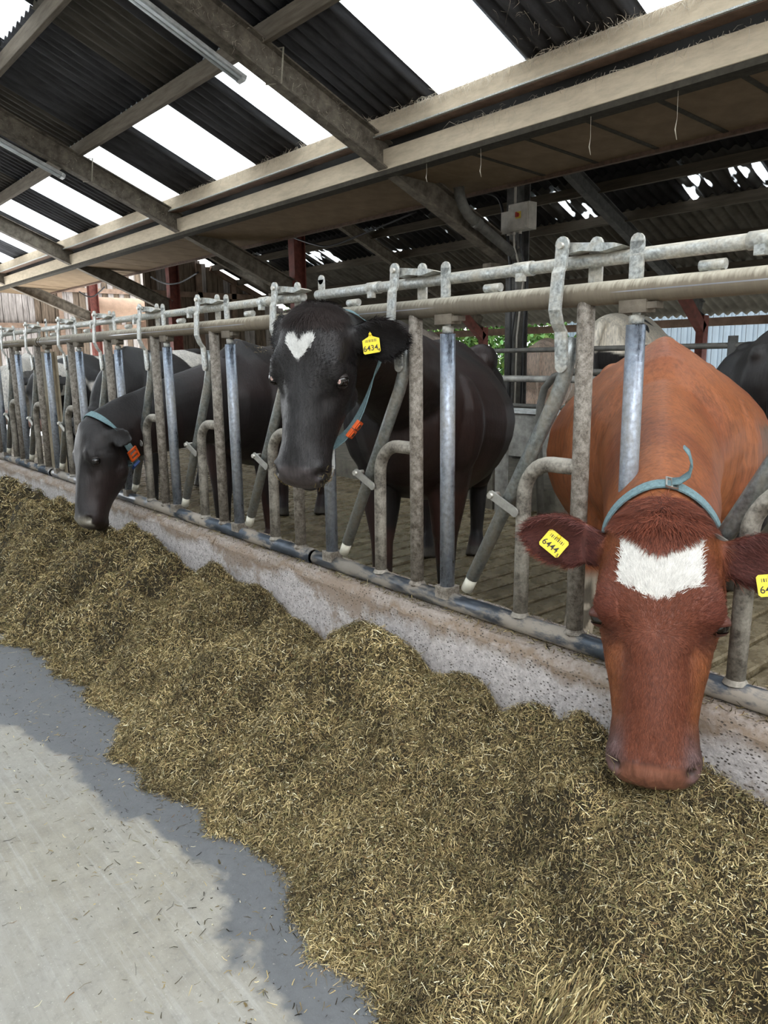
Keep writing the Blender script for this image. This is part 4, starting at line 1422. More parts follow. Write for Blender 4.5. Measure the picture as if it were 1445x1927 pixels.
# hair: swept up and out from the whorl between the eyes, and a fringe over the poll
def flow_head(P, i):
    u, s, n = K1['hc'](P)
    du, ds = u - .262, s + .004
    r = np.hypot(du, ds) + .012
    w = np.where(u < .262, -1.0, 1.0)
    d = np.outer(du / r, U_h) + np.outer(ds / r, S_)
    down = np.tile(U_h, (len(P), 1))
    m = sstep(u, .26, .33)[:, None]
    return d * (1 - m) + down * m
hsel = (K1['u'] > .055) & (K1['u'] < .53) & (np.abs(K1['s']) < .16) & (K1['n'] > -.16) & (K1['n'] < .05) & (K1['ear'] < .2)
add_fur(K1, 60000, hsel, .012, flow_head, .24, .0006, .42, 'face_hair', seed=3)
wsel = hsel & (K1['col'].min(1) > .45)
add_fur(K1, 9000, wsel, .020, flow_head, .30, .0007, .16, 'white_patch_hair', seed=4)
def flow_poll(P, i):
    u, s, n = K1['hc'](P)
    return np.outer(np.ones(len(P)), U_h) * .9 + np.outer(s * 9, S_) + np.outer(np.zeros(len(P)), N_h)
psel = (K1['u'] > -.05) & (K1['u'] < .066 - .55 * np.abs(K1['s'])) & (np.abs(K1['s']) < .105) & (K1['n'] > -.11) & (K1['ear'] < .1)
add_fur(K1, 16000, psel, .037, flow_poll, .36, .0010, .65, 'poll_fringe', col=(.15, .043, .024), seed=5)
esel = (K1['ear'] > .35)
def flow_ear(P, i):
    o = np.zeros_like(P)
    for base, d, ln, fn, wv in K1['ears']:
        m = np.linalg.norm(P - base, axis=1) < .30
        o[m] = d + U_h * .55
    return o
add_fur(K1, 14000, esel, .024, flow_ear, .30, .0006, .45, 'ear_hair', seed=6)

# bits of silage stuck round the lips
def lip_straw(K, n, seed, m=(.52, .60)):
    rg = np.random.default_rng(seed)
    sel = np.nonzero((K['u'] > m[0]) & (K['u'] < m[1]) & (K['n'] < -.05) & (K['n'] > -.16) & (np.abs(K['s']) < .11))[0]
    i = rg.choice(sel, n)
    P = K['V'][i] + K['nr'][i] * .002
    v, q, c_ = strands(P, K['nr'][i], n, .012, .04, .0008, .1, seed)
    me = np_mesh('lip_straw', v - K['O'], q, c_)
    link('lip_straw', me, M['feed'], K['root'], kind='stuff')

lip_straw(K1, 160, 28)

# collar: faded blue-grey webbing with a steel buckle and a loose tail curling up
cc = K1['bez'](.86); tt = K1['dbez'](.86)
col1, pts, (e1, e2, nn), rad, cen = add_collar(K1, cc, tt + np.array((0, 0, -.10)), .036)

# --- the black cow with the white heart, looking out
def coat_black(tone=(.0085, .0068, .0068), brown=(.019, .0095, .0075)):
    def f(k):
        V, u, s, n = k['V'], k['u'], k['s'], k['n']
        c = base_col(len(V), tone)
        c = blend(c, brown, sstep(vnoise(V, 3.2, 6), .45, .7) * .8)
        c = blend(c, (.045, .017, .012), sstep(.95 - k['z'], 0, .3) * sstep(vnoise(V, 5, 9), .45, .7) * .5 * (k['f'] < .72))
        hd = k['head'] & (k['ear'] < .3)
        c = blend(c, (.022, .021, .022), hd * sstep(n, -.06, -.02) * sstep(u, .15, .30) * .8)
        c = blend(c, (.050, .042, .043), hd * sstep(u, .525, .545) * sstep(n, -.12, -.06) * (np.abs(s) < .08))
        c = blend(c, (.006, .005, .005), np.exp(-((u - .552) / .012) ** 2 - ((np.abs(s) - .076) / .015) ** 2) * hd * .9)  # shade inside the nostrils painted into the coat
        c = blend(c, (.006, .005, .005), k['inner'] * .8)
        return c
    return f
def coat_heart(k):
    c = coat_black()(k)
    u, s, n = k['u'], k['s'], k['n']
    jag = (vnoise(k['V'], 110, 3) - .5) * .014
    low = .180 - 1.55 * np.maximum(0, np.abs(s + .012) - .004)
    top = .110 - .15 * np.abs(s + .012) + .030 * np.exp(-((s + .012) / .016) ** 2)
    w = sstep(low - u + jag, -.002, .004) * sstep(u - top + jag, -.002, .004) * (np.abs(s + .012) < .043) * (n > -.10)
    c = blend(c, (.66, .66, .64), w)
    c = blend(c, (.5, .48, .45), np.exp(-((u + .03) / .02) ** 2 - ((s - .0) / .03) ** 2) * k['head'] * .9)
    return c
BLK = dict(at=(-3.28, 3.14), face=(.58, -.81), size=1.05, girth=1.10, poll=(-2.105, 1.45, 1.545), muzzle=(-2.080, 1.345, .965), normal=(.47, -.86, .12),
           nape=(.97, .10), reach=.34, rise=.26, throw=.24, neckw=1.38, voxel=.0095, smooth=6, coat=coat_heart, earlen=.21,
           ear_r=(-.60, -.16, -.65, -.8, 0, .6), ear_l=(1, .02, .02, .05, .25, .95), earw=1.2, hooks=(.215, 1.285, .105), necka=.10, stance=(.05, -.08, .06, -.05))
K2 = build_cow('cow', 'black cow with a white heart on its forehead, looking out through the barrier', BLK)
add_eyes(K2, lid=.42, sclera=True, col=(.022, .017, .016))
base, d, ln, fn, wv = K2['ears'][1]
H2, S2, U2, N2 = K2['H'], K2['S'], K2['U'], K2['N']
add_tag(K2, base + d * ln * .40 + fn * .022 + U2 * .020, S2 * .97 - U2 * .22 - N2 * .1, -U2 * .97 - S2 * .22, w=.058, h=.056, number='6434', small='4', peak=True)
psel = (K2['u'] > -.05) & (K2['u'] < .05) & (np.abs(K2['s']) < .10) & (K2['n'] > -.12) & (K2['ear'] < .1)
def flow_p2(P, i):
    u, s, n = K2['hc'](P)
    return np.outer(np.ones(len(P)), U2) * .9 + np.outer(s * 9, S2)
hs2 = (K2['u'] > .04) & (K2['u'] < .52) & (np.abs(K2['s']) < .16) & (K2['n'] > -.2) & (K2['ear'] < .2)
def flow_h2(P, i):
    u, s, n = K2['hc'](P)
    du, ds = u - .25, s + .004
    r = np.hypot(du, ds) + .012
    w = sstep(u, .25, .32)[:, None]
    return (np.outer(du / r, U2) + np.outer(ds / r, S2)) * (1 - w) + np.tile(U2, (len(P), 1)) * w
add_fur(K2, 14000, hs2, .012, flow_h2, .16, .0006, .40, 'face_hair', seed=23)
ws2 = hs2 & (K2['col'].min(1) > .4)
add_fur(K2, 2500, ws2, .018, flow_h2, .28, .0009, .15, 'white_patch_hair', seed=24)
add_fur(K2, 7000, (K2['ear'] > .35), .024, lambda P, i: np.where((np.linalg.norm(P - K2['ears'][1][0], axis=1) < .32)[:, None], K2['ears'][1][1], K2['ears'][0][1]) + U2 * .4, .3, .0009, .4, 'ear_hair', seed=26)
lip_straw(K2, 130, 27)
add_fur(K2, 6000, psel, .036, flow_p2, .25, .0009, .4, 'poll_fringe', col=(.03, .022, .02), seed=15)
cc = K2['bez'](.86); tt = K2['dbez'](.86)
col2, pts2, ax2, rad2, cen2 = add_collar(K2, cc, tt + np.array((0, 0, .22)), .023, sag=.05)

# --- the dark cow eating further along
def coat_dark(k):
    c = coat_black((.0105, .0080, .0078), (.018, .0105, .0095))(k)
    c = blend(c, (.30, .28, .23), np.exp(-((k['u'] - .565) / .022) ** 2) * (k['n'] > -.09) * k['head'] * (np.abs(k['s']) < .085) * .8)
    return c
DRK = dict(at=(-5.20, 3.20), face=(.61, -.79), size=1.06, girth=1.08, poll=(-4.265, 1.41, 1.068), muzzle=(-4.165, 1.30, .495), normal=(-.02, -.86, .16),
           nape=(.78, .58), reach=.40, rise=-.02, throw=.24, voxel=.011, smooth=6, coat=coat_dark, earlen=.165,
           ear_r=(-.8, -.45, -.5, -.2, .1, .9), ear_l=(.66, .20, -.45, .80, .1, .55), neckw=.92, stance=(.04, -.06, .05, -.05))
K3 = build_cow('cow', 'dark brown-black cow with an orange buckle, eating silage further along', DRK)
add_eyes(K3, lid=.52, col=(.022, .017, .016))
cc = K3['bez'](.94); tt = K3['dbez'](.94)
col3, pts3, ax3, rad3, cen3 = add_collar(K3, cc, tt + np.array((0, 0, -.32)), .042, sag=.03)

rg_ = np.random.default_rng(61)
q_ = (K3['V'] - K3['O']) / K3['kb']
i_ = rg_.choice(np.nonzero((q_ @ K3['F'] > .0) & (q_ @ K3['F'] < .7) & (q_[:, 2] > 1.34))[0], 170)
v_, qd_, c_ = strands(K3['V'][i_] + K3['nr'][i_] * .002, K3['nr'][i_], 170, .01, .045, .0011, .02, 62)
link('back_straw', np_mesh('back_straw', v_ - K3['O'], qd_, c_ * 1.2), M['feed'], K3['root'], kind='stuff')

# --- cows further back
def coat_pied(seed, thr=.5, scale=2.2, white=(.62, .58, .52), black=(.016, .014, .014), face=None):
    def f(k):
        V = k['V']
        m = sstep(vnoise(V, scale, seed) * .75 + vnoise(V, scale * 2.3, seed + 1) * .25, thr - .012, thr + .012)
        c = base_col(len(V), black)
        if face == 'white':
            m = np.where(k['head'] & (np.abs(k['s']) < .07), 1, m)
        if face == 'black':
            m = np.where(k['head'] | (k['ear'] > .2), 0, m)
        c = blend(c, white, m)
        c = blend(c, (.42, .24, .20), k['head'] * sstep(k['u'], .51, .54) * .8)
        c = blend(c, black, k['ear'] * .9)
        return c
    return f
def coat_plain(c0, c1):
    def f(k):
        c = base_col(len(k['V']), c0)
        return blend(c, c1, sstep(vnoise(k['V'], 3.5, 4), .4, .7) * .7)
    return f
E_ = dict(ear_r=(-1, -.1, -.2, 0, .2, 1), ear_l=(1, -.1, -.2, 0, .2, 1), smooth=3, detail=False, voxel=.018)
def bg(label, at, face, poll, muzzle, normal, coat, size=1.04, ground=0.0, girth=1.0, **kw):
    s = dict(E_, at=at, face=face, poll=poll, muzzle=muzzle, normal=normal, coat=coat, size=size, ground=ground, girth=girth)
    s.update(kw)
    return build_cow('cow', label, s)
bg('black cow with thin white flashes standing behind the dark eating cow', (-7.25, 3.30), (.5, -.87), (-6.62, 2.28, 1.02), (-6.40, 2.06, .52), (.55, -.8, .3),
   coat_pied(31, .64, 2.9), nape=(.8, .5), reach=.4, size=1.06)
bg('white-faced pied cow with a pink nose at the far left end', (-10.1, 3.05), (.75, -.66), (-8.62, 2.15, 1.38), (-8.32, 2.0, .86), (.80, -.55, .2),
   coat_pied(12, .44, 2.0, face='white'), nape=(.95, .1), reach=.34, rise=.2)
bg('pied cow with a yellow ear tag between the bars at the far left', (-8.75, 3.25), (.6, -.8), (-7.78, 2.25, 1.32), (-7.60, 2.10, .80), (.75, -.6, .2),
   coat_pied(23, .60, 2.4, face='black'), nape=(.95, .1), reach=.34, rise=.15)
bg('white cow with black patches, its back rising behind the red-brown cow', (-4.32, 6.85), (-.30, .95), (-4.85, 8.3, 1.45), (-4.95, 8.75, 1.1), (-.2, .6, .8),
   coat_pied(44, .40, 2.3, white=(.66, .60, .50)), ground=.25, nape=(.9, .3), size=1.06)
bg('black cow seen from behind, its muddy rump and tail at the right edge', (-2.05, 5.12), (-.30, .95), (-2.60, 6.7, 1.5), (-2.75, 7.2, 1.15), (-.2, .6, .8),
   coat_plain((.014, .013, .013), (.030, .026, .024)), ground=0.0, nape=(.9, .3), size=1.08)
bg('cream-tan cow standing beyond the cubicle rails', (-6.9, 9.0), (-.45, .89), (-7.6, 10.4, 1.45), (-7.8, 10.8, 1.05), (-.4, .5, .8),
   coat_plain((.66, .52, .42), (.60, .44, .34)), ground=.14, nape=(.9, .3), size=1.04)
bg('whitish cow standing far back behind the white-heart cow', (-7.2, 6.75), (-.62, .78), (-8.3, 8.0, 1.45), (-8.6, 8.35, 1.1), (-.2, .6, .8),
   coat_plain((.58, .49, .42), (.48, .37, .30)), ground=.2, nape=(.9, .3), size=1.07)
# ------------------------------------------------------------------ collar fittings
def buckle(par_root, c, ex, ey, ez, w, h, name='buckle', mat='buckle', bar=True, t=.004):
    mb = MB()
    for sx in (-1, 1):
        frame_box(mb, c + ex * sx * w / 2, ex, ey, ez, t, h + t, t)
    for sy in (-1, 1):
        frame_box(mb, c + ey * sy * h / 2, ex, ey, ez, w + t, t, t)
    if bar:
        frame_box(mb, c, ex, ey, ez, t * .8, h, t * 1.3)
    return obj(name, mb, M[mat], par_root)
def on_collar(pts, cen, f):
    """point, direction along the strap and outward direction at fraction f of the loop"""
    n = len(pts) - 1
    i = int(round(f * n)) % n
    p = np.array(pts[i])
    t = unit(np.array(pts[(i + 1) % n]) - np.array(pts[i - 1]))
    o = p - cen
    o = unit(o - t * (o @ t))
    return p, t, o
def top_fraction(pts):
    return int(np.argmax([p[2] for p in pts[:-1]])) / (len(pts) - 1)
# red-brown cow: steel buckle at the top and the loose tail standing up in a curl
ft = top_fraction(pts)
p, t, o = on_collar(pts, cen, ft + .015)
w_ = np.cross(t, o)
buckle(col1, p + o * .003, t, w_, o, .026, .046)
sg = 1 if (t @ np.array(R_)) > 0 else -1
ctl = [p + o * .006, p + o * .012 + t * sg * .016, p + o * .034 + t * sg * .032, p + o * .062 + t * sg * .030, p + o * .088 + t * sg * .016, p + o * .100 + t * sg * .001]
rings = []
for i, q in enumerate(ctl):
    tg = unit(ctl[min(i + 1, 5)] - ctl[max(i - 1, 0)])
    nn_ = np.cross(tg, w_)
    hw = .017 if i < 5 else .008
    rings.append([q - w_ * hw - nn_ * .002, q + w_ * hw - nn_ * .002, q + w_ * hw + nn_ * .002, q - w_ * hw + nn_ * .002])
obj('strap_tail', MB().loft(rings), M['strap'], col1)
# white-heart cow: two-piece orange clip and a pale weight hanging under the jaw
n2 = len(pts2) - 1
# lowest point of the loop carries the weight; the clip sits a fifth of the loop above it on the left of the neck
flow2 = int(np.argmin([q[2] for q in pts2[:-1]])) / n2
CLIP2 = 0.703
for k, dz in enumerate((-.018, .018)):
    p, t, o = on_collar(pts2, cen2, CLIP2)
    w_ = np.cross(t, o)
    mb = MB()
    frame_box(mb, p + t * dz + o * .005, t, w_, o, .033, .040, .012)
    frame_box(mb, p + t * dz + o * .012, t, w_, o, .022, .026, .004)
    cl_ = obj('clip_half', mb, M['orange'], col2)
    mb = MB()
    frame_box(mb, p + t * dz + o * .0145, t, w_, o, .014, .010, .001)
    obj('clip_slot', mb, M['ink'], cl_)
p, t, o = on_collar(pts2, cen2, flow2)
mb = MB()
frame_box(mb, p + np.array((0, 0, -.035)), unit(np.array((1, .2, 0))), unit(np.array((-.2, 1, 0))), np.array((0, 0, 1.0)), .040, .022, .085)
frame_box(mb, p + np.array((0, 0, -.082)), unit(np.array((1, .2, 0))), unit(np.array((-.2, 1, 0))), np.array((0, 0, 1.0)), .030, .018, .012)
obj('weight', mb, M['batten_white'], col2)
# dark cow: orange buckle and a blue fastener below it
for f_, nm, mt, hh in ((0.625, 'orange_buckle', 'orange', .055), (0.703, 'blue_fastener', 'blue_plastic', .045)):
    p, t, o = on_collar(pts3, cen3, f_)
    w_ = np.cross(t, o)
    if mt == 'orange':
        buckle(col3, p + o * .006, t, w_, o, .062, hh, nm, mt, True, .010)
    else:
        mb = MB()
        frame_box(mb, p + o * .006, t, w_, o, .05, hh, .014)
        obj(nm, mb, M[mt], col3)

# ------------------------------------------------------------------ silage
def edge_y(x):
    p = np.stack([x, x * 0, x * 0], -1)
    return 0.935 + (vnoise(p, 2.1, 41) - .5) * .16 + (vnoise(p, 6.3, 42) - .5) * .10 + (vnoise(p, 17, 43) - .5) * .04
PX = np.array([0, .05, .14, .30, .50, .70, .84, .93, 1.0])
PY = np.array([0, .035, .095, .185, .275, .365, .395, .36, .29])
def pile_h(x, y):
    e = edge_y(x)
    t = np.clip((y - e) / (CURB_F + .004 - e), 0, 1)
    p = np.stack([x, y, x * 0], -1)
    h = np.interp(t, PX, PY)
    k = sstep(t, 0.0, .35) * (1 - .55 * sstep(t, .85, 1.0))
    h = h + k * ((vnoise(p, 3.1, 51) - .5) * .13 + (vnoise(p, 6.5, 52) - .5) * .20 + (vnoise(p, 14, 53) - .5) * .10 + (vnoise(p, 40, 54) - .5) * .014)
    # hollows the cows have eaten along the curb
    for hx, hy, hr, hd in ((-3.35, 1.60, .22, .10), (-2.35, 1.62, .28, .07), (-1.15, 1.66, .22, .05)):
        h = h - hd * np.exp(-((x - hx) ** 2 + ((y - hy) * 1.6) ** 2) / (hr * hr)) * (t > .3)
    # keep it just under each eating mouth
    for hx, hy, hz in ((-.77, 1.39, .445), (-4.13, 1.34, .40)):
        g = np.exp(-((x - hx) ** 2 + (y - hy) ** 2) / (.10 ** 2))
        h = h * (1 - g) + np.minimum(h, hz) * g * .3 + g * .7 * hz
    return np.maximum(h, 0) * (t > 0)
xs = np.concatenate([np.arange(-15.9, -5, .07), np.arange(-5, 1.6, .022)])
ys = np.linspace(.80, CURB_F - .003, 46)
X, Y = np.meshgrid(xs, ys, indexing='ij')
Zp = pile_h(X.ravel(), Y.ravel()).reshape(X.shape)
V = np.stack([X, Y, Zp + .001], -1).reshape(-1, 3)
ny = len(ys)
a = (np.arange(len(xs) - 1)[:, None] * ny + np.arange(ny - 1)[None, :]).ravel()
q = np.stack([a, a + ny, a + ny + 1, a + 1], 1)
keep = Zp.ravel()[q].max(1) > 0
base_c = np.array((.030, .023, .011)) * (.6 + .8 * vnoise(V, 30, 60))[:, None]  # near-black base: shade between the stalks put into its colour
silage = link('silage', np_mesh('silage', V, q[keep], base_c), M['feed'], kind='stuff', label='long heap of chopped yellow-brown silage lying against the curb', cat='feed')
def on_pile(n, seed, xlo, xhi):
    rg = np.random.default_rng(seed)
    x = rg.uniform(xlo, xhi, n)
    e = edge_y(x)
    y = e - .010 + (CURB_F + .006 - e) * rg.random(n)
    k = rg.random(n) < .10
    y = np.where(k, e + rg.normal(.0, .022, n), y)
    h = 2e-3
    z = pile_h(x, y)
    zx = (pile_h(x + h, y) - z) / h
    zy = (pile_h(x, np.minimum(y + h, CURB_F)) - z) / h
    nr = np.stack([-zx, -zy, np.ones(n)], 1)
    nr = np.clip(nr, -2.5, 2.5)
    nr /= np.linalg.norm(nr, axis=1)[:, None]
    P = np.stack([x, y, z], 1)
    return P, nr
vs, qs, cs, n0 = [], [], [], 0
for (xlo, xhi, n, lm, lM, w, nc, cl) in ((-1.7, .75, 150000, .008, .036, .00062, 330000, .009), (-3.2, -1.7, 70000, .009, .038, .0008, 150000, .011), (-5.5, -3.2, 46000, .012, .046, .0011, 90000, .015), (-9.5, -5.5, 30000, .02, .06, .0020, 30000, .022), (-15.8, -9.5, 9000, .04, .10, .004, 0, 0)):
    sd = int(abs(xlo) * 10)
    P, nr = on_pile(n, sd, xlo, xhi)
    P = P + nr * np.random.default_rng(3).uniform(-.007, .017, n)[:, None]
    v, q, c = strands(P, nr, n, lm, lM, w, .05, int(abs(xhi) * 100) + 1)
    sets = [(v, q, c)]
    if nc:
        P, nr = on_pile(nc, sd + 500, xlo, xhi)
        P = P + nr * np.random.default_rng(4).uniform(-.006, .011, nc)[:, None]
        sets.append(chips(P, nr, nc, cl * .5, cl * 1.7, cl * .085, sd + 900))
    for v, q, c in sets:
        v[:, 1] = np.minimum(v[:, 1], CURB_F - .001)
        v[:, 2] = np.maximum(v[:, 2], .001)
        # clumps keep a common tone
        tone = .55 + .85 * vnoise(v, 9, 70)
        vs.append(v); qs.append(q + n0); cs.append(c * tone[:, None]); n0 += len(v)
link('stalks', np_mesh('stalks', np.concatenate(vs), np.concatenate(qs), np.concatenate(cs)), M['feed'], silage, kind='stuff')
# a handful sliding down the face of the heap
n = 1500
rg = np.random.default_rng(77)
cx_, cy_ = -.735, 1.045
x = cx_ + rg.normal(0, .030, n); y = cy_ + rg.normal(0, .050, n)
z = pile_h(x, y) + rg.random(n) ** 1.5 * .055
v, q, c = strands(np.stack([x, y, z], 1), np.tile((0, -.5, .85), (n, 1)), n, .02, .05, .0009, .05, 78, flow=np.array((0.1, -2.4, -1.9)), spread=.5)
v[:, 2] = np.maximum(v[:, 2], .001)
link('silage_clump', np_mesh('silage_clump', v, q, c * 1.05), M['feed'], kind='stuff', label='loose clump of silage tumbling down the heap below the red-brown cow', cat='feed')
# strays on the concrete and on top of the curb
n = 2600
x = rg.uniform(-4.5, .3, n); y = edge_y(x) - .03 - np.abs(rg.normal(0, 1, n)) * .28
P = np.stack([x, y, np.full(n, .0025)], 1)
nr = np.tile((0, 0, 1.0), (n, 1))
v, q, c = strands(P, nr, n, .004, .030, .0009, .0, 81)
v[:, 2] = np.clip(v[:, 2], .0015, .006)
dk = np.repeat(rg.random(n) < .30, 6)
c[dk] = c[dk] * .18
link('litter', np_mesh('litter', v, q, c), M['feed'], kind='stuff', label='stray bits of straw scattered over the bare concrete', cat='straw')
n = 9000
x = -np.abs(rg.normal(0, 3.2, n)) + .6
P = np.stack([x, rg.uniform(CURB_F + .012, CURB_B - .01, n), CURB_Z + rg.random(n) ** 2 * .012 + .001], 1)
v, q, c = strands(P, np.tile((0, 0, 1.0), (n, 1)), n, .010, .045, .0010, .03, 82)
v[:, 2] = np.maximum(v[:, 2], CURB_Z + .001)
v[:, 1] = np.clip(v[:, 1], CURB_F + .006, CURB_B)
link('curb_litter', np_mesh('curb_litter', v, q, c * .75), M['feed'], kind='stuff', label='straw and crumbs caught along the curb under the bottom rail', cat='straw')

# ------------------------------------------------------------------ things under the roof
def strip_light(x, y_lo, length, label):
    root = thing('strip_light', (x, y_lo, RB(y_lo) - .03), label, 'light', 'strip lights along the rafters')
    a = np.array((x, y_lo, RB(y_lo) - .035)); b = np.array((x, y_lo - length, RB(y_lo - length) - .035))
    h = MB(); h.beam(a, b, .055, .045, bev=.006)
    obj('housing', h, M['batten_white'], root)
    r = MB(); r.beam(a + (0, 0, -.024), b + (0, 0, -.024), .11, .006)
    obj('reflector', r, M['batten_white'], root)
    t = (b - a) / np.linalg.norm(b - a)
    for s in (-.026, .026):
        obj('lamp_tube', MB().tube([a + t * .05 + (s, 0, -.042), b - t * .05 + (s, 0, -.042)], .013, 10), M['tube_glass'], root)
    e = MB()
    for p in (a + t * .02, b - t * .02):
        e.beam(p + (0, 0, -.02) - t * .02, p + (0, 0, -.02) + t * .02, .10, .05)
    obj('end_cap', e, M['batten_white'], root)
strip_light(-6.13, 3.66, 1.55, 'dusty white strip light along the nearest full rafter, top centre')
strip_light(-10.62, 3.62, 1.55, 'dusty white strip light along the second rafter, at the left edge')
# cord tied round each rafter by the lights
for x, lb in ((-5.97, 'grey cord looped round the nearest full rafter'), (-10.46, 'grey cord looped round the second rafter')):
    y = 3.86
    z0, z1 = RB(y) - .004, RB(y) + .275
    w = .072
    mb = MB().tube([(x - w, y - .03, z0 + .01), (x + w, y + .03, z0), (x + w + .004, y + .06, z1), (x - w, y, z1 + .01)], .008, 8, closed=True)
    link('cord', mb.mesh('cord', (x, y, z0)), M['rope'], loc=(x, y, z0), label=lb, cat='cord')
# down pipe beside the nearest rafter
pz = lambda y: RB(y) + .13
pp = [(-5.80, 5.93, 3.08), (-5.80, 5.95, 2.98), (-5.80, 6.0, 2.90), (-5.80, 6.08, 2.82), (-5.80, 6.2, 2.76), (-5.80, 6.80, 2.49), (-5.80, 6.88, 2.42), (-5.80, 6.92, 2.28), (-5.80, 6.92, .205)]
root = thing('drain_pipe', (-5.72, 7.0, .2), 'grimy grey drain pipe elbowed down beside the nearest rafter and column', 'pipe')
obj('pipe', MB().tube(pp, .055, 16), M['dark_pipe'], root)
for i in (4, 5):
    a, b = np.array(pp[i]), np.array(pp[i + 1])
    t = unit(b - a)
    obj('pipe_collar', MB().tube([a - t * .03, a + t * .05], .063, 16), M['dark_pipe'], root)
# switch box on the column
bx = thing('switch_box', (-5.70, 6.760, 2.70), 'grey switch box with a red rotary switch on the column by the drain pipe', 'switch box')
obj('case', MB().box((-5.78, 6.680, 2.71), (-5.50, 6.810, 2.985)), M['box_grey'], bx)
cv = obj('cover', MB().box((-5.77, 6.665, 2.72), (-5.51, 6.680, 2.975)), M['box_grey'], bx)
sc = MB()
for sx in (-5.755, -5.525):
    for sz in (2.735, 2.96):
        sc.tube([(sx, 6.662, sz), (sx, 6.666, sz)], .008, 8)
obj('screws', sc, M['bolt'], cv)
pl = obj('switch_plate', MB().box((-5.665, 6.660, 2.825), (-5.595, 6.666, 2.895)), M['yellow_lbl'], bx)
obj('rotary_switch', MB().tube([(-5.63, 6.660, 2.86), (-5.63, 6.635, 2.86)], .022, 14).box((-5.638, 6.620, 2.835), (-5.622, 6.637, 2.885)), M['red_switch'], pl)
obj('side_case', MB().box((-5.92, 6.720, 2.70), (-5.79, 6.820, 2.93)), M['box_grey'], bx)
for k, dx in enumerate((-.2, -.12, -.03)):
    xq = -5.64 + dx
    mb = MB().tube([(xq, 6.750, 2.71), (xq + .01, 6.750, 2.55), (xq + .05 - .03 * k, 6.9, 2.2), (xq + .02, 6.810, 1.6), (xq, 6.810, .3)], .011, 8)
    obj('cable', mb, M['cable'] if k != 1 else M['box_grey'], bx)
    obj('gland', MB().tube([(xq, 6.750, 2.715), (xq, 6.750, 2.68)], .018, 10), M['box_grey'], bx)
obj('conduit', MB().tube([(-5.80, 6.810, 2.985), (-5.80, 6.810, 3.9)], .014, 10), M['box_grey'], bx)
# hanging cables
def hang(name, pts, r, label):
    P = []
    pts = [np.array(p, float) for p in pts]
    for i in range(len(pts) - 1):
        p0 = pts[max(i - 1, 0)]; p1 = pts[i]; p2 = pts[i + 1]; p3 = pts[min(i + 2, len(pts) - 1)]
        for k in range(6):
            t = k / 6
            P.append(.5 * (2 * p1 + (p2 - p0) * t + (2 * p0 - 5 * p1 + 4 * p2 - p3) * t * t + (3 * p1 - p0 - 3 * p2 + p3) * t ** 3))
    P.append(pts[-1])
    mb = MB().tube(P, r, 8)
    link(name, mb.mesh(name, pts[0]), M['cable'], loc=tuple(pts[0]), label=label, cat='cable')
hang('cable', [(-6.30, 6.6, 3.20), (-6.02, 6.75, 3.12), (-5.90, 6.75, 2.84), (-5.80, 6.74, 2.36), (-5.78, 6.74, 1.7), (-5.8, 6.74, .25)], .016, 'thick black cable hanging beside the switch box')
hang('cable', [(-10.40, 6.9, 3.26), (-9.75, 6.9, 3.06), (-9.3, 6.9, 2.99), (-8.4, 6.9, 3.08), (-7.5, 6.9, 3.19)], .014, 'black cable sagging under the lining between two frames')
hang('cable', [(-15.6, 6.9, 3.10), (-14.95, 6.9, 2.92), (-14.3, 6.9, 2.88), (-13.5, 6.9, 3.00)], .016, 'black cable sagging past the third red column')
hang('cable', [(-19.9, 6.9, 3.12), (-19.4, 6.9, 2.98), (-18.9, 6.9, 2.95), (-18.2, 6.9, 3.1)], .016, 'black cable sagging past the farthest red column')
# buff tank on a stand
tk = thing('tank', (-20.25, 8.1, 0.0), 'buff horizontal tank raised in front of the far boarded gable', 'tank')
rings = []
for yy, rr in ((7.3, .05), (7.32, .16), (7.38, .26), (7.5, .30), (8.85, .30), (8.98, .26), (9.04, .16), (9.06, .05)):
    rings.append([(-20.25 + rr * math.cos(2*PI*k/24), yy, 2.74 + rr * math.sin(2*PI*k/24)) for k in range(24)])
obj('shell', MB().loft(rings), M['tank'], tk)
for yy in (7.7, 8.7):
    obj('stand', MB().box((-20.5, yy - .05, 0), (-20.0, yy + .05, 2.46)), M['timber'], tk)
# cubicle rails, water trough and hoop dividers at the back of the alley
rl = thing('cubicle_rails', (-4, 5.62, .2), 'three grey pipe rails at the back of the alley behind the black cow', 'rails')
for z, r, mt in ((1.43, .022, 'dark_pipe'), (1.17, .030, 'trough'), (.92, .022, 'dark_pipe')):
    obj('rail', MB().tube([(-6.9, 5.62, z), (-2.6, 5.62, z)], r, 12), M[mt], rl)
for x in (-6.8, -2.7):
    obj('rail_post', MB().tube([(x, 5.62, .2), (x, 5.62, 1.5)], .035, 12), M['grey_iron'], rl)
for k, (x, lb) in enumerate(((-3.95, 'bent black hoop divider behind the trough'), (-5.15, 'bent hoop divider hidden behind the black cow'))):
    if k:
        continue
    mb = MB().tube([(x + .05, 4.98, .02), (x, 4.98, .75), (x + .01, 4.98, .98), (x + .05, 4.98, 1.12), (x + .14, 4.98, 1.21), (x + .28, 4.98, 1.25), (x + .9, 4.98, 1.25), (x + .9, 4.98, .02)], .030, 14)
    link('hoop_divider', mb.mesh('hoop_divider', (x, 4.98, 0)), M['dark_pipe'], loc=(x, 4.98, 0), label=lb, cat='divider')
tr = thing('water_trough', (-4.35, 5.33, 0), 'stained steel water trough with a pale rim between the black and red-brown cows', 'trough')
mb = MB()
for lo, hi in (((-4.75, 5.14, .52), (-3.75, 5.16, .90)), ((-4.75, 5.39, .52), (-3.75, 5.41, .90)), ((-4.75, 5.16, .52), (-4.73, 5.39, .90)), ((-3.77, 5.16, .52), (-3.75, 5.39, .90)), ((-4.73, 5.16, .52), (-3.77, 5.39, .56))):
    mb.box(lo, hi)
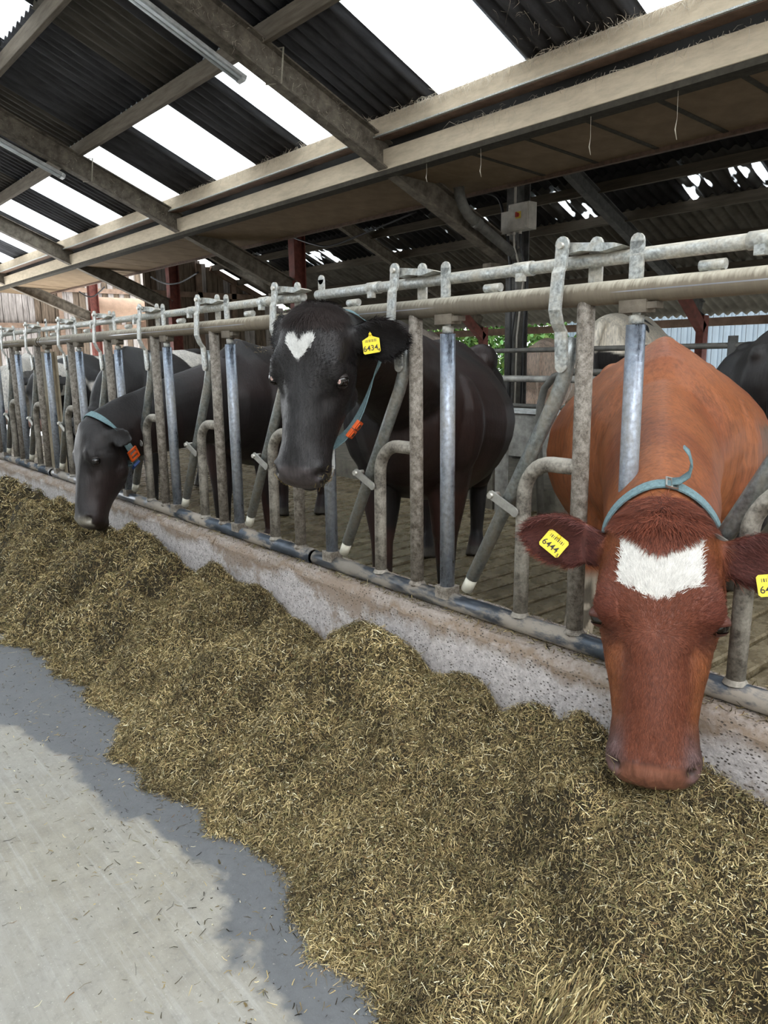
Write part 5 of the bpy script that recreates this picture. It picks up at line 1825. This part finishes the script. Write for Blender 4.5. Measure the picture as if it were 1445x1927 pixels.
obj('tub', mb, M['trough'], tr)
mb = MB()
for lo, hi in (((-4.78, 5.11, .895), (-3.72, 5.17, .915)), ((-4.78, 5.38, .895), (-3.72, 5.43, .915)), ((-4.78, 5.17, .895), (-4.72, 5.38, .915)), ((-3.78, 5.17, .895), (-3.72, 5.38, .915))):
    mb.box(lo, hi)
obj('rim', mb, M['batten_white'], tr)
obj('water', MB().box((-4.73, 5.16, .80), (-3.77, 5.39, .82)), simple('trough_water', (.03, .035, .03), .05, 0, .1, 3, bmp=0), tr)
mb = MB()
mb.box((-4.52, 5.10, .0), (-4.40, 5.14, .90)); 
obj('bracket_post', mb, M['trough'], tr)
for xa in (-4.70, -3.9):
    obj('leg', MB().box((xa, 5.16, 0), (xa + .1, 5.38, .52)), M['kerb'], tr)
mb = MB()
for zz in (.82, .60):
    mb.tube([(-4.46, 5.10, zz), (-4.46, 5.085, zz)], .016, 6)
obj('bolts', mb, M['bolt'], tr)

# ------------------------------------------------------------------ cobwebs and dust threads under the roof
def webs(n, place, lmin, lmax, w, seed, name, label, droop=.6):
    rg = np.random.default_rng(seed)
    P = place(rg, n)
    l = rg.uniform(lmin, lmax, n)[:, None]
    d = rg.normal(size=(n, 3)); d[:, 2] -= droop
    d /= np.linalg.norm(d, axis=1)[:, None]
    side = np.cross(d, rg.normal(size=(n, 3))); side /= np.linalg.norm(side, axis=1)[:, None]
    ww = (w * rg.uniform(.4, 1.6, n))[:, None]
    b = P + d * l * .5 + side * l * rg.normal(0, .2, n)[:, None]
    c = P + d * l + side * l * rg.normal(0, .25, n)[:, None] - np.array((0, 0, 1)) * l * .15
    v = np.stack([P - side * ww, P + side * ww, b + side * ww * .7, b - side * ww * .7, c + side * ww * .2, c - side * ww * .2], 1).reshape(-1, 3)
    i0 = np.arange(n)[:, None] * 6
    q = np.concatenate([i0 + np.array((0, 1, 2, 3)), i0 + np.array((3, 2, 4, 5))])
    link(name, np_mesh(name, v, q), M['web'], kind='stuff', label=label, cat='cobweb')
webs(3600, lambda r, n: np.stack([-np.abs(r.normal(0, 5, n)) * 1.2 + 1.5, r.uniform(4.90, 4.96, n), 3.575 + r.normal(0, .012, n)], 1), .02, .11, .0017, 5, 'cobweb', 'dusty cobweb threads along the pale eaves purlin', 1.0)
webs(420, lambda r, n: np.stack([r.uniform(-5, .5, n), r.uniform(5.045, 5.06, n), 3.335 + r.normal(0, .012, n)], 1), .03, .14, .0017, 6, 'cobweb', 'cobweb threads caught in the gap above the lower eaves beam', 1.2)
def on_rafter(r, n):
    x = np.array(FRAMES)[r.choice(3, n, p=(.2, .5, .3))]
    y = r.uniform(2.4, 5.0, n)
    return np.stack([x + np.where(r.random(n) < .5, .0, .066) + r.normal(0, .006, n), y, RB(y) + r.uniform(0, .27, n)], 1)
webs(900, on_rafter, .02, .07, .0012, 7, 'cobweb', 'cobweb fuzz clinging to the sloping rafters', .3)
webs(1100, lambda r, n: (lambda y: np.stack([r.uniform(-4.4, .6, n), y, SHZ(y) - .012 + 0 * y], 1))(r.uniform(3.8, 4.95, n)), .03, .10, .0013, 8, 'cobweb', 'cobweb streaks under the near opaque roof sheets', .2)
for k, (x, y, z, l) in enumerate(((-3.65, 5.12, 3.14, .30), (-4.75, 5.12, 3.14, .26), (-2.96, 5.12, 3.14, .34), (-5.4, 5.1, 3.15, .2))):
    mb = MB().tube([(x, y, z), (x + .004, y, z - l * .6), (x - .006, y, z - l * .8), (x + .01, y, z - l)], [.0012, .0012, .0045, .002], 6)
    link('dust_thread', mb.mesh('dust_thread', (x, y, z)), M['web'], loc=(x, y, z), label=['long dust thread hanging left of the pair under the lining edge', 'dust thread hanging nearest the first rafter under the lining edge', 'longest dust thread, farthest right under the lining edge', 'short dust thread hanging at the rafter end'][k], cat='cobweb')
